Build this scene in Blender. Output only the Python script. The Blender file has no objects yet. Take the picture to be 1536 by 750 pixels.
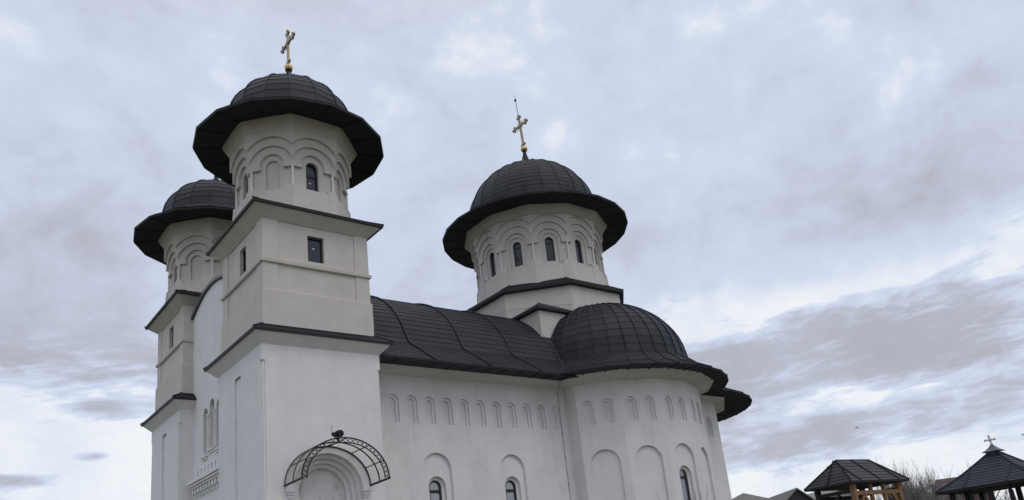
import bpy, math, random
from math import sin, cos, tan, pi, radians, sqrt, atan2
from mathutils import Vector, Matrix
from mathutils.geometry import delaunay_2d_cdt

scene = bpy.context.scene
C = scene.collection
rnd = random.Random(7)

# ---------------------------------------------------------------- camera
cam_data = bpy.data.cameras.new('camera')
cam = bpy.data.objects.new('camera', cam_data)
C.objects.link(cam)
CAM = Vector((-10.664, -27.859, 0.0))
_ya, _pi, _ro = radians(50.735), radians(16.693), radians(-6.371)
_f = Vector((cos(_ya)*cos(_pi), sin(_ya)*cos(_pi), sin(_pi)))
_r = Vector((sin(_ya), -cos(_ya), 0)); _u = _r.cross(_f)
_r2 = cos(_ro)*_r + sin(_ro)*_u; _u2 = -sin(_ro)*_r + cos(_ro)*_u
_m = Matrix((( _r2.x, _u2.x, -_f.x), (_r2.y, _u2.y, -_f.y), (_r2.z, _u2.z, -_f.z)))
cam.matrix_world = Matrix.Translation(CAM) @ _m.to_4x4()
cam_data.sensor_width = 36.0
cam_data.lens = 1190.304/1536*36.0
cam_data.shift_y = (531.469-375)/1536
cam_data.clip_start = 0.1
cam_data.clip_end = 5000
scene.camera = cam

# ---------------------------------------------------------------- exposure
scene.view_settings.view_transform = 'Standard'
scene.view_settings.look = 'None'
scene.view_settings.exposure = 0.0
scene.view_settings.gamma = 1.0
scene.view_settings.use_curve_mapping = False

# ---------------------------------------------------------------- sun (behind thick cloud)
SUN_AZ, SUN_EL = radians(-78), radians(52)      # direction the sun stands in, azimuth from +x towards +y
sd = bpy.data.lights.new('sun', 'SUN')
sd.energy = 0.5; sd.angle = radians(30); sd.color = (1.0, 0.93, 0.84)
sun = bpy.data.objects.new('sun', sd); C.objects.link(sun)
sdir = Vector((cos(SUN_AZ)*cos(SUN_EL), sin(SUN_AZ)*cos(SUN_EL), sin(SUN_EL)))
sun.rotation_euler = sdir.to_track_quat('Z', 'Y').to_euler()
sun.location = (0, -60, 60)

# ---------------------------------------------------------------- world: clouded sky
world = bpy.data.worlds.new('World'); scene.world = world; world.use_nodes = True

def build_sky():
    nt = world.node_tree; N = nt.nodes; L = nt.links
    N.clear()
    def math_(op, a, b=None, clamp=False):
        n = N.new('ShaderNodeMath'); n.operation = op; n.use_clamp = clamp
        for i, v in enumerate((a, b)):
            if v is None: continue
            if isinstance(v, (int, float)): n.inputs[i].default_value = v
            else: L.new(v, n.inputs[i])
        return n.outputs[0]
    out = N.new('ShaderNodeOutputWorld'); bg = N.new('ShaderNodeBackground')
    bg.inputs['Strength'].default_value = 0.1
    L.new(bg.outputs[0], out.inputs[0])
    sky = N.new('ShaderNodeTexSky'); sky.sky_type = 'NISHITA'; sky.sun_disc = False
    sky.sun_elevation = SUN_EL; sky.sun_rotation = pi/2 - SUN_AZ
    sky.air_density = 1.0; sky.dust_density = 1.0
    tc = N.new('ShaderNodeTexCoord')
    sep = N.new('ShaderNodeSeparateXYZ'); L.new(tc.outputs['Generated'], sep.inputs[0])
    x, y, z = sep.outputs
    az = math_('MULTIPLY', math_('ARCTAN2', y, x), 180/pi)
    el = math_('MULTIPLY', math_('ARCSINE', z), 180/pi)
    zz = math_('ADD', math_('MAXIMUM', z, 0.0), 0.16)
    comb = N.new('ShaderNodeCombineXYZ')
    L.new(math_('DIVIDE', x, zz), comb.inputs[0]); L.new(math_('DIVIDE', y, zz), comb.inputs[1])
    mp = N.new('ShaderNodeMapping'); L.new(comb.outputs[0], mp.inputs[0])
    mp.inputs['Rotation'].default_value = (0, 0, radians(38)); mp.inputs['Scale'].default_value = (0.75, 1.25, 1)
    mp.inputs['Location'].default_value = (3.3, 1.7, 0)
    def noise(scale, det, rough, dist, vec, w=None):
        n = N.new('ShaderNodeTexNoise'); n.inputs['Scale'].default_value = scale
        n.inputs['Detail'].default_value = det; n.inputs['Roughness'].default_value = rough
        n.inputs['Distortion'].default_value = dist; L.new(vec, n.inputs['Vector'])
        return n.outputs['Fac']
    mp3 = N.new('ShaderNodeMapping'); L.new(tc.outputs['Generated'], mp3.inputs[0]); mp3.inputs['Scale'].default_value = (1, 1, 1.25)
    mp3.inputs['Location'].default_value = (0.37, 1.9, 0.2)
    n1 = noise(1.25, 8, 0.55, 0.35, mp.outputs[0])
    n2 = noise(6.5, 7, 0.56, 0.55, mp3.outputs[0])
    n5 = noise(19.0, 5, 0.6, 0.3, mp3.outputs[0])
    c2 = N.new('ShaderNodeCombineXYZ')
    L.new(math_('MULTIPLY', az, 0.11), c2.inputs[0]); L.new(math_('MULTIPLY', math_('ADD', el, math_('MULTIPLY', az, 0.05)), 0.46), c2.inputs[1])
    n4 = noise(1.0, 9, 0.60, 0.6, c2.outputs[0])
    n6 = noise(3.6, 7, 0.62, 0.5, c2.outputs[0])
    def blobs(v, lst):
        for a, e, sa, se, w in lst:
            g = math_('ADD', math_('POWER', math_('DIVIDE', math_('SUBTRACT', az, a), sa), 2.0),
                      math_('POWER', math_('DIVIDE', math_('SUBTRACT', el, e), se), 2.0))
            v = math_('ADD', v, math_('MULTIPLY', math_('EXPONENT', math_('MULTIPLY', g, -1.0)), w))
        return v
    def smooth(v, a, b):
        n = N.new('ShaderNodeMapRange'); n.interpolation_type = 'SMOOTHSTEP'; n.inputs['From Min'].default_value = a; n.inputs['From Max'].default_value = b
        L.new(v, n.inputs['Value']); return n.outputs['Result']
    c = lambda v, k: math_('MULTIPLY', math_('SUBTRACT', v, 0.5), k)
    # high sheet: softly mottled
    up = math_('ADD', math_('ADD', c(n1, 0.42), c(n2, 0.72)), math_('ADD', c(n5, 0.42), 0.365))
    up = blobs(up, SKY_HIGH)
    # low bank: ragged grey bars with bright gaps
    bank = blobs(math_('ADD', math_('ADD', c(n4, 1.15), c(n6, 0.62)), math_('ADD', c(n2, 0.40), 0.42)), SKY_LOW)
    bank = smooth(bank, 0.28, 0.74)
    lo = math_('ADD', math_('MULTIPLY', bank, 0.535), math_('ADD', c(n5, 0.16), math_('ADD', c(n2, 0.30), 0.135)))
    k = smooth(el, 21.5, 16.5)
    m_ = N.new('ShaderNodeMix'); m_.data_type = 'FLOAT'; L.new(k, m_.inputs['Factor']); L.new(up, m_.inputs['A']); L.new(lo, m_.inputs['B'])
    dens = m_.outputs['Result']
    ramp = N.new('ShaderNodeValToRGB'); L.new(dens, ramp.inputs[0])
    cr = ramp.color_ramp
    cr.elements[0].position = 0.0; cr.elements[0].color = (1.0, 0.98, 0.965, 1)
    cr.elements[1].position = 1.0; cr.elements[1].color = (0.32, 0.33, 0.39, 1)
    for p, c in ((0.12, (0.88, 0.91, 0.96)), (0.25, (0.67, 0.745, 0.895)), (0.42, (0.605, 0.66, 0.815)), (0.55, (0.545, 0.575, 0.69)),
                 (0.70, (0.465, 0.478, 0.54)), (0.85, (0.40, 0.40, 0.46))):
        e = cr.elements.new(p); e.color = (*c, 1)
    sc = N.new('ShaderNodeVectorMath'); sc.operation = 'SCALE'; sc.inputs['Scale'].default_value = 10.0
    L.new(ramp.outputs[0], sc.inputs[0])
    # the lit half of the sky stands behind the photographer
    back = math_('MULTIPLY', math_('ADD', math_('MULTIPLY', y, -0.5), math_('MULTIPLY', x, -0.15)), 1.0)
    back = math_('ADD', math_('MULTIPLY', math_('MAXIMUM', back, 0.0), SKY_BACK), 1.0)
    back = math_('ADD', back, math_('MULTIPLY', math_('MAXIMUM', math_('SUBTRACT', z, 0.68), 0.0), SKY_TOP))
    sc2 = N.new('ShaderNodeVectorMath'); sc2.operation = 'SCALE'; L.new(sc.outputs[0], sc2.inputs[0]); L.new(back, sc2.inputs['Scale'])
    mix = N.new('ShaderNodeMix'); mix.data_type = 'RGBA'; mix.inputs['Factor'].default_value = 0.94
    # overhead the cloud is thin and warm
    warm = N.new('ShaderNodeMix'); warm.data_type = 'RGBA'; warm.blend_type = 'MULTIPLY'
    L.new(math_('MULTIPLY', math_('SUBTRACT', z, 0.60), 3.0, clamp=True), warm.inputs['Factor'])
    L.new(sc2.outputs[0], warm.inputs['A']); warm.inputs['B'].default_value = (1.10, 1.0, 0.86, 1)
    L.new(sky.outputs[0], mix.inputs['A']); L.new(warm.outputs['Result'], mix.inputs['B'])
    L.new(mix.outputs['Result'], bg.inputs['Color'])

SKY_BACK = 0.15; SKY_TOP = 2.6
# where the cloud thickens (+) or thins (-): azimuth, elevation, widths in degrees, weight
SKY_HIGH = [(87, 25, 13, 6, 0.17), (27, 23, 13, 4.0, 0.15), (52, 37, 14, 6, -0.06), (15, 31, 8, 5, -0.06), (60, 21, 6, 4, 0.04), (30, 29, 10, 3, -0.07)]
SKY_LOW = [(27, 13.0, 17, 3.0, 0.31), (27, 7.4, 17, 1.3, 0.28), (25, 9.9, 8, 0.5, -0.16), (27, 17.9, 15, 1.5, -0.34), (27, 3.6, 22, 2.2, -0.48),
           (86, 19, 14, 3.0, 0.34), (86, 12, 15, 3.6, -0.34), (83.8, 9.9, 3.6, 0.55, 0.50), (79.6, 11.2, 1.3, 0.45, 0.45), (79.0, 14.2, 2.6, 0.8, 0.40), (86, 8.1, 4, 0.4, 0.35),
           (62, 18, 6, 3, -0.12)]
build_sky()
try:
    world.cycles.sampling_method = 'MANUAL'; world.cycles.sample_map_resolution = 1024
except Exception:
    pass

# ---------------------------------------------------------------- materials
def new_mat(name):
    m = bpy.data.materials.new(name); m.use_nodes = True
    nt = m.node_tree; b = nt.nodes['Principled BSDF']
    return m, nt, b

def noisy(name, col, amount=0.12, scale=3.0, rough=0.85, bump=0.0, bump_scale=60.0, spec=0.3, var=0.0, metal=0.0, stain=None, stain_scale=0.6):
    m, nt, b = new_mat(name); N = nt.nodes; L = nt.links
    tc = N.new('ShaderNodeTexCoord')
    geo = N.new('ShaderNodeNewGeometry')
    n = N.new('ShaderNodeTexNoise'); n.inputs['Scale'].default_value = scale; n.inputs['Detail'].default_value = 8; n.inputs['Roughness'].default_value = 0.6
    L.new(geo.outputs['Position'], n.inputs['Vector'])
    hsv = N.new('ShaderNodeHueSaturation'); hsv.inputs['Color'].default_value = (*col, 1)
    mr = N.new('ShaderNodeMapRange'); mr.inputs['From Min'].default_value = 0.25; mr.inputs['From Max'].default_value = 0.75
    mr.inputs['To Min'].default_value = 1-amount; mr.inputs['To Max'].default_value = 1+amount
    L.new(n.outputs['Fac'], mr.inputs['Value'])
    val = mr.outputs['Result']
    if var:
        at = N.new('ShaderNodeAttribute'); at.attribute_name = 'var'
        ml = N.new('ShaderNodeMath'); ml.operation = 'MULTIPLY_ADD'; ml.inputs[1].default_value = var*2; ml.inputs[2].default_value = 1-var
        L.new(at.outputs['Fac'], ml.inputs[0])
        mm = N.new('ShaderNodeMath'); mm.operation = 'MULTIPLY'; L.new(val, mm.inputs[0]); L.new(ml.outputs[0], mm.inputs[1]); val = mm.outputs[0]
    L.new(val, hsv.inputs['Value'])
    colout = hsv.outputs[0]
    if stain:
        scol, samt = stain
        mp = N.new('ShaderNodeMapping'); mp.inputs['Scale'].default_value = (1, 1, 0.35); L.new(geo.outputs['Position'], mp.inputs[0])
        ns = N.new('ShaderNodeTexNoise'); ns.inputs['Scale'].default_value = stain_scale; ns.inputs['Detail'].default_value = 6; ns.inputs['Roughness'].default_value = 0.65
        L.new(mp.outputs[0], ns.inputs['Vector'])
        rr = N.new('ShaderNodeMapRange'); rr.inputs['From Min'].default_value = 0.5; rr.inputs['From Max'].default_value = 0.78; rr.inputs['To Max'].default_value = samt
        L.new(ns.outputs['Fac'], rr.inputs['Value'])
        mx = N.new('ShaderNodeMix'); mx.data_type = 'RGBA'; L.new(rr.outputs[0], mx.inputs['Factor']); L.new(colout, mx.inputs['A']); mx.inputs['B'].default_value = (*scol, 1)
        colout = mx.outputs['Result']
    if stain and amount < 0.09:
        mp2 = N.new('ShaderNodeMapping'); mp2.inputs['Scale'].default_value = (5.5, 5.5, 0.16); L.new(geo.outputs['Position'], mp2.inputs[0])
        n2 = N.new('ShaderNodeTexNoise'); n2.inputs['Scale'].default_value = 1.0; n2.inputs['Detail'].default_value = 5; n2.inputs['Roughness'].default_value = 0.7
        L.new(mp2.outputs[0], n2.inputs['Vector'])
        r2 = N.new('ShaderNodeMapRange'); r2.inputs['From Min'].default_value = 0.55; r2.inputs['From Max'].default_value = 0.85; r2.inputs['To Max'].default_value = stain[1]*0.95
        L.new(n2.outputs['Fac'], r2.inputs['Value'])
        m2 = N.new('ShaderNodeMix'); m2.data_type = 'RGBA'; L.new(r2.outputs[0], m2.inputs['Factor']); L.new(colout, m2.inputs['A']); m2.inputs['B'].default_value = (*stain[0], 1)
        colout = m2.outputs['Result']
    L.new(colout, b.inputs['Base Color'])
    b.inputs['Roughness'].default_value = rough; b.inputs['Metallic'].default_value = metal
    b.inputs['Specular IOR Level'].default_value = spec
    if bump:
        nb = N.new('ShaderNodeTexNoise'); nb.inputs['Scale'].default_value = bump_scale; nb.inputs['Detail'].default_value = 4
        L.new(geo.outputs['Position'], nb.inputs['Vector'])
        nb2 = N.new('ShaderNodeTexNoise'); nb2.inputs['Scale'].default_value = bump_scale*0.08; nb2.inputs['Detail'].default_value = 3
        L.new(geo.outputs['Position'], nb2.inputs['Vector'])
        ad = N.new('ShaderNodeMath'); ad.operation = 'MULTIPLY_ADD'; ad.inputs[1].default_value = 2.0
        L.new(nb2.outputs['Fac'], ad.inputs[0]); L.new(nb.outputs['Fac'], ad.inputs[2])
        bp = N.new('ShaderNodeBump'); bp.inputs['Strength'].default_value = bump; bp.inputs['Distance'].default_value = 0.02
        L.new(ad.outputs[0], bp.inputs['Height']); L.new(bp.outputs[0], b.inputs['Normal'])
    return m

M = {}
M['plaster'] = noisy('white_plaster', (0.75, 0.728, 0.712), 0.055, 1.2, 0.9, 0.35, 26, 0.2, stain=((0.53, 0.52, 0.51), 0.40), stain_scale=0.7)
M['beige'] = noisy('warm_grey_plaster', (0.58, 0.54, 0.49), 0.065, 1.2, 0.9, 0.35, 26, 0.2, stain=((0.42, 0.39, 0.35), 0.4), stain_scale=0.8)
M['nave'] = noisy('grey_white_plaster', (0.745, 0.712, 0.69), 0.055, 1.0, 0.9, 0.35, 26, 0.2, stain=((0.47, 0.45, 0.43), 0.45), stain_scale=0.7)
M['trim'] = noisy('painted_trim_white', (0.70, 0.665, 0.62), 0.05, 4, 0.8)
M['stained'] = noisy('stained_plaster', (0.66, 0.645, 0.63), 0.12, 1.6, 0.92, 0.4, 26, 0.2, stain=((0.17, 0.17, 0.17), 0.9), stain_scale=2.2)
M['slate'] = noisy('dark_roof_slab', (0.0195, 0.0207, 0.0265), 0.30, 0.9, 0.58, 0.2, 9, 0.26, var=0.2)
M['lap'] = noisy('roof_lap_edge', (0.015, 0.015, 0.018), 0.1, 3, 0.8, spec=0.1)
M['rib'] = noisy('roof_seam_metal', (0.020, 0.020, 0.024), 0.1, 3, 0.5, spec=0.3)
M['soffit'] = noisy('dark_soffit_metal', (0.017, 0.020, 0.028), 0.2, 2, 0.6, spec=0.25, var=0.25)
M['fascia'] = noisy('dark_fascia_board', (0.022, 0.022, 0.026), 0.25, 4, 0.6, spec=0.3)
M['frame'] = noisy('dark_brown_frame', (0.028, 0.024, 0.026), 0.1, 6, 0.45)
M['iron'] = noisy('black_iron', (0.012, 0.012, 0.014), 0.15, 8, 0.5)
M['wire'] = noisy('grey_wire', (0.10, 0.10, 0.11), 0.1, 8, 0.6)
M['gold'] = noisy('gilded_metal', (0.52, 0.39, 0.19), 0.15, 12, 0.32, metal=1.0)
M['oldgold'] = noisy('weathered_gilding', (0.30, 0.245, 0.15), 0.3, 14, 0.42, metal=0.9)
M['silver'] = noisy('pale_cross_metal', (0.62, 0.60, 0.58), 0.2, 14, 0.45, metal=0.4)
M['wood'] = noisy('honey_brown_timber', (0.25, 0.14, 0.065), 0.25, 5, 0.65)
M['darkwood'] = noisy('dark_timber', (0.030, 0.027, 0.028), 0.25, 5, 0.7)
M['zinc'] = noisy('grey_zinc_sheet', (0.085, 0.09, 0.10), 0.2, 4, 0.45, spec=0.5)
M['greyslab'] = noisy('grey_roof_slab', (0.043, 0.042, 0.045), 0.25, 1.6, 0.6, 0.15, 40, 0.25, var=0.15)
M['bluegrey'] = noisy('blue_grey_roof_slab', (0.026, 0.031, 0.045), 0.18, 2, 0.6, 0.1, 40, 0.22, var=0.15)
M['bark'] = noisy('grey_bark', (0.12, 0.10, 0.095), 0.3, 9, 0.9)
M['palebark'] = noisy('pale_twig_bark', (0.22, 0.20, 0.19), 0.3, 9, 0.9)
M['stone'] = noisy('pale_stone', (0.55, 0.52, 0.46), 0.15, 9, 0.8)
M['render_grey'] = noisy('old_grey_render', (0.42, 0.40, 0.38), 0.15, 1.5, 0.9)
M['tile_red'] = noisy('weathered_red_tile', (0.10, 0.078, 0.070), 0.3, 2.5, 0.85)
M['tile_grey'] = noisy('weathered_grey_sheet', (0.17, 0.16, 0.15), 0.25, 2.5, 0.8)
M['tile_pale'] = noisy('pale_grey_sheet', (0.26, 0.26, 0.26), 0.2, 2.5, 0.7)
M['brick'] = noisy('old_red_brick', (0.15, 0.085, 0.075), 0.3, 2.0, 0.9)
M['darkboard'] = noisy('dark_boarding', (0.045, 0.04, 0.042), 0.25, 3, 0.8)
M['ground'] = noisy('winter_grass', (0.10, 0.10, 0.065), 0.4, 0.4, 0.95, 0.4, 9, 0.1)
M['feather'] = noisy('black_feather', (0.015, 0.015, 0.017), 0.1, 9, 0.7)

def glass_mat(name, col, rough, spec, metal=0.0):
    m, nt, b = new_mat(name)
    N = nt.nodes; L = nt.links
    geo = N.new('ShaderNodeNewGeometry')
    n = N.new('ShaderNodeTexNoise'); n.inputs['Scale'].default_value = 1.8; L.new(geo.outputs['Position'], n.inputs['Vector'])
    hsv = N.new('ShaderNodeHueSaturation'); hsv.inputs['Color'].default_value = (*col, 1)
    mr = N.new('ShaderNodeMapRange'); mr.inputs['To Min'].default_value = 0.7; mr.inputs['To Max'].default_value = 1.3
    L.new(n.outputs['Fac'], mr.inputs['Value']); L.new(mr.outputs[0], hsv.inputs['Value']); L.new(hsv.outputs[0], b.inputs['Base Color'])
    b.inputs['Roughness'].default_value = rough; b.inputs['Specular IOR Level'].default_value = spec; b.inputs['Metallic'].default_value = metal
    return m
M['glass'] = glass_mat('dark_window_glass', (0.022, 0.024, 0.032), 0.06, 0.5)
M['mirror'] = glass_mat('reflecting_window_glass', (0.26, 0.265, 0.28), 0.08, 0.8, 0.45)

def sheet_mat():
    m = bpy.data.materials.new('clear_polycarbonate'); m.use_nodes = True
    nt = m.node_tree; N = nt.nodes; L = nt.links; N.clear()
    out = N.new('ShaderNodeOutputMaterial'); tr = N.new('ShaderNodeBsdfTransparent'); tr.inputs[0].default_value = (0.93, 0.92, 0.91, 1)
    df = N.new('ShaderNodeBsdfTranslucent'); df.inputs[0].default_value = (0.80, 0.76, 0.72, 1)
    gl = N.new('ShaderNodeBsdfGlossy'); gl.inputs['Roughness'].default_value = 0.15; gl.inputs[0].default_value = (0.8, 0.8, 0.8, 1)
    geo = N.new('ShaderNodeNewGeometry'); n = N.new('ShaderNodeTexNoise'); n.inputs['Scale'].default_value = 1.5; L.new(geo.outputs['Position'], n.inputs['Vector'])
    mr = N.new('ShaderNodeMapRange'); mr.inputs['To Min'].default_value = 0.08; mr.inputs['To Max'].default_value = 0.36; L.new(n.outputs['Fac'], mr.inputs['Value'])
    a = N.new('ShaderNodeMixShader'); L.new(mr.outputs[0], a.inputs[0]); L.new(tr.outputs[0], a.inputs[1]); L.new(df.outputs[0], a.inputs[2])
    b = N.new('ShaderNodeMixShader'); b.inputs[0].default_value = 0.06; L.new(a.outputs[0], b.inputs[1]); L.new(gl.outputs[0], b.inputs[2])
    L.new(b.outputs[0], out.inputs[0])
    return m
M['sheet'] = sheet_mat()

# ---------------------------------------------------------------- mesh helpers
WL = {}     # world location of each object

class MB:
    def __init__(s): s.v = []; s.f = []; s.m = []; s.r = []
    def vert(s, p): s.v.append(tuple(p)); return len(s.v)-1
    def face(s, pts, mat=0, var=None):
        i = [s.vert(p) for p in pts]; s.f.append(i); s.m.append(mat); s.r.append(rnd.random() if var is None else var)
    def box(s, lo, hi, mat=0):
        x0, y0, z0 = lo; x1, y1, z1 = hi
        P = [(x0,y0,z0),(x1,y0,z0),(x1,y1,z0),(x0,y1,z0),(x0,y0,z1),(x1,y0,z1),(x1,y1,z1),(x0,y1,z1)]
        s.hexa(P, mat)
    def hexa(s, P, mat=0):
        for q in ((3,2,1,0),(4,5,6,7),(0,1,5,4),(1,2,6,5),(2,3,7,6),(3,0,4,7)): s.face([P[i] for i in q], mat)
    def obox(s, c, ax, ay, az, mat=0):      # oriented box: centre and three half-axes
        c = Vector(c); ax = Vector(ax); ay = Vector(ay); az = Vector(az)
        P = [c-ax-ay-az, c+ax-ay-az, c+ax+ay-az, c-ax+ay-az, c-ax-ay+az, c+ax-ay+az, c+ax+ay+az, c-ax+ay+az]
        s.hexa(P, mat)
    def beam(s, a, b, w, h, mat=0, up=(0,0,1)):
        a = Vector(a); b = Vector(b); d = (b-a); l = d.length; d.normalize()
        up = Vector(up)
        if abs(d.dot(up)) > 0.98: up = Vector((1,0,0))
        x = d.cross(up).normalized(); y = x.cross(d).normalized()
        s.obox((a+b)/2, x*w/2, d*l/2, y*h/2, mat)
    def tube(s, pts, r, n=6, mat=0, cap=True):
        pts = [Vector(p) for p in pts]; rs = r if isinstance(r, (list, tuple)) else [r]*len(pts)
        rings = []
        up = None
        for i, p in enumerate(pts):
            d = (pts[min(i+1, len(pts)-1)]-pts[max(i-1, 0)])
            if d.length < 1e-9: d = Vector((0,0,1))
            d.normalize()
            if up is None: up = Vector((0,0,1)) if abs(d.z) < 0.9 else Vector((1,0,0))
            x = d.cross(up)
            if x.length < 1e-4: x = d.cross(Vector((0.3,1,0.2)))
            x.normalize(); y = x.cross(d).normalized(); up = y
            rings.append([s.vert(p + x*rs[i]*cos(2*pi*k/n) + y*rs[i]*sin(2*pi*k/n)) for k in range(n)])
        q = rnd.random()
        for a, b in zip(rings, rings[1:]):
            for k in range(n):
                s.f.append([a[k], b[k], b[(k+1)%n], a[(k+1)%n]]); s.m.append(mat); s.r.append(q)
        if cap:
            s.f.append(list(rings[0])); s.m.append(mat); s.r.append(q)
            s.f.append(list(reversed(rings[-1]))); s.m.append(mat); s.r.append(q)
    def lathe(s, prof, c, n=24, mat=0, a0=0.0):
        cx, cy = c
        rings = [[(cx+r*cos(a0+2*pi*k/n), cy+r*sin(a0+2*pi*k/n), z) for k in range(n)] for r, z in prof]
        for A, B in zip(rings, rings[1:]):
            for k in range(n): s.face([A[k], A[(k+1)%n], B[(k+1)%n], B[k]], mat, 0.5)
    def sphere(s, c, r, n=16, mat=0, sq=(1,1,1)):
        c = Vector(c)
        pt = lambda i, k: c + Vector((r*sq[0]*sin(pi*i/(n//2))*cos(2*pi*k/n), r*sq[1]*sin(pi*i/(n//2))*sin(2*pi*k/n), r*sq[2]*cos(pi*i/(n//2))))
        for i in range(n//2):
            for k in range(n):
                if i == 0: s.face([pt(0,0), pt(1,k), pt(1,k+1)], mat, .5)
                elif i == n//2-1: s.face([pt(i,k), pt(i+1,0), pt(i,k+1)], mat, .5)
                else: s.face([pt(i,k), pt(i+1,k), pt(i+1,k+1), pt(i,k+1)], mat, .5)
    def loft(s, rings, mat=0, closed=True):
        for A, B in zip(rings, rings[1:]):
            n = len(A)
            for k in range(n if closed else n-1):
                s.face([A[k], A[(k+1)%n], B[(k+1)%n], B[k]], mat)
    def build(s, name, mats, parent=None, smooth=False, merge=False):
        xs = [p[0] for p in s.v]; ys = [p[1] for p in s.v]; zs = [p[2] for p in s.v]
        base = Vector(((min(xs)+max(xs))/2, (min(ys)+max(ys))/2, min(zs)))
        me = bpy.data.meshes.new(name)
        me.from_pydata([tuple(Vector(p)-base) for p in s.v], [], s.f)
        mats = mats if isinstance(mats, (list, tuple)) else [mats]
        for m in mats: me.materials.append(m)
        me.polygons.foreach_set('material_index', s.m)
        at = me.attributes.new('var', 'FLOAT', 'FACE'); at.data.foreach_set('value', s.r)
        me.validate(); me.update()
        if smooth:
            me.polygons.foreach_set('use_smooth', [True]*len(me.polygons))
        o = bpy.data.objects.new(name, me); C.objects.link(o)
        WL[o.name] = base
        if parent is not None:
            o.parent = parent; o.location = base - WL[parent.name]
        else:
            o.location = base
        return o

def thing(name, label, cat, loc, group=None):
    o = bpy.data.objects.new(name, None); C.objects.link(o); o.location = loc; WL[o.name] = Vector(loc)
    o.empty_display_size = 0.5
    return tag(o, label, cat, group)
def tag(o, label, cat, group=None):
    o['label'] = label; o['category'] = cat
    if group: o['group'] = group
    return o

def arch(cu, hw, zb, apex, n=14, rise=None):
    """closed loop of a round-headed opening, anticlockwise from the bottom left"""
    rise = hw if rise is None else rise
    zs = apex - rise
    pts = [(cu-hw, zb), (cu+hw, zb)]
    pts += [(cu+hw*cos(pi*i/n), zs+rise*sin(pi*i/n)) for i in range(n+1)]
    return pts
def rect(u0, u1, v0, v1): return [(u0, v0), (u1, v0), (u1, v1), (u0, v1)]

def panel(mb, fr, outer, holes=(), d=0.0, mat=0):
    """flat wall face with sunk recesses; fr(u, v, d) gives the 3D point at depth d"""
    loops = [outer] + [h['loop'] for h in holes]
    vs, es = [], []
    for l in loops:
        k = len(vs); vs += [Vector((p[0], p[1])) for p in l]; es += [(k+i, k+(i+1) % len(l)) for i in range(len(l))]
    V, _e, F, *_ = delaunay_2d_cdt(vs, es, [], 0, 1e-6)
    def inside(x, y, l):
        r = False
        for i in range(len(l)):
            (x0, y0), (x1, y1) = l[i][:2], l[i-1][:2]
            if (y0 > y) != (y1 > y) and x < (x1-x0)*(y-y0)/(y1-y0)+x0: r = not r
        return r
    for t in F:
        a, b, c = (V[i] for i in t)
        ar = (b[0]-a[0])*(c[1]-a[1])-(c[0]-a[0])*(b[1]-a[1])
        if abs(ar) < 1e-9: continue
        gx, gy = (a[0]+b[0]+c[0])/3, (a[1]+b[1]+c[1])/3
        if not inside(gx, gy, loops[0]) or any(inside(gx, gy, l) for l in loops[1:]): continue
        if ar < 0: b, c = c, b
        mb.face([fr(a[0], a[1], d), fr(b[0], b[1], d), fr(c[0], c[1], d)], mat)
    for h in holes:
        l = h['loop']; d2 = d+h['depth']; hm = h.get('mat', mat)
        for i in range(len(l)):
            a, b = l[i], l[(i+1) % len(l)]
            mb.face([fr(*a, d), fr(*a, d2), fr(*b, d2), fr(*b, d)], h.get('side', mat))
        if h.get('back', True):
            panel(mb, fr, l, h.get('kids', ()), d2, hm)

def window(name, fr, cu, hw, zb, apex, d, parent, glass='glass', transoms=(), fw=0.055, square=False, sticker=None):
    """frame with transoms and a pane, set at depth d"""
    mb = MB()
    outer = rect(cu-hw, cu+hw, zb, apex) if square else arch(cu, hw, zb, apex)
    inner = rect(cu-hw+fw, cu+hw-fw, zb+fw, apex-fw) if square else arch(cu, hw-fw, zb+fw, apex-fw)
    f0 = d-0.05
    panel(mb, fr, outer, [dict(loop=inner, depth=0.045, back=False)], f0, 0)
    for i in range(len(outer)):
        a, b = outer[i], outer[(i+1) % len(outer)]
        mb.face([fr(*a, f0), fr(*b, f0), fr(*b, d+0.02), fr(*a, d+0.02)], 0)
    panel(mb, fr, outer, (), d, 1)
    for z, hgt in transoms:
        P = [fr(cu-hw+fw*.5, z-hgt/2, d+.01), fr(cu+hw-fw*.5, z-hgt/2, d+.01), fr(cu+hw-fw*.5, z-hgt/2, d-.035), fr(cu-hw+fw*.5, z-hgt/2, d-.035),
             fr(cu-hw+fw*.5, z+hgt/2, d+.01), fr(cu+hw-fw*.5, z+hgt/2, d+.01), fr(cu+hw-fw*.5, z+hgt/2, d-.035), fr(cu-hw+fw*.5, z+hgt/2, d-.035)]
        mb.hexa(P, 0)
    if sticker:
        su, sv = sticker
        mb.face([fr(su-0.05, sv-0.02, d-0.004), fr(su+0.05, sv-0.03, d-0.004), fr(su+0.05, sv+0.03, d-0.004), fr(su-0.05, sv+0.03, d-0.004)], 2)
    return mb.build(name, [M['frame'], M[glass], M['trim']], parent)

# a regular polygon stands round (cx, cy); azimuths are degrees west of south
def pol(c, az, R, z):
    a = radians(az)
    if callable(c): c = c(z)
    return (c[0]-R*sin(a), c[1]-R*cos(a), z)
def ring(c, n, apothem, z, off=None):
    off = 180/n if off is None else off
    return [pol(c, off-360*k/n, apothem/cos(pi/n), z) for k in range(n)]
def face_frame(c, az, a):
    n = Vector((-sin(radians(az)), -cos(radians(az)), 0)); t = Vector((cos(radians(az)), -sin(radians(az)), 0))
    o = Vector((c[0], c[1], 0))
    return lambda u, v, d: o + n*(a-d) + t*u + Vector((0, 0, v))

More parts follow.
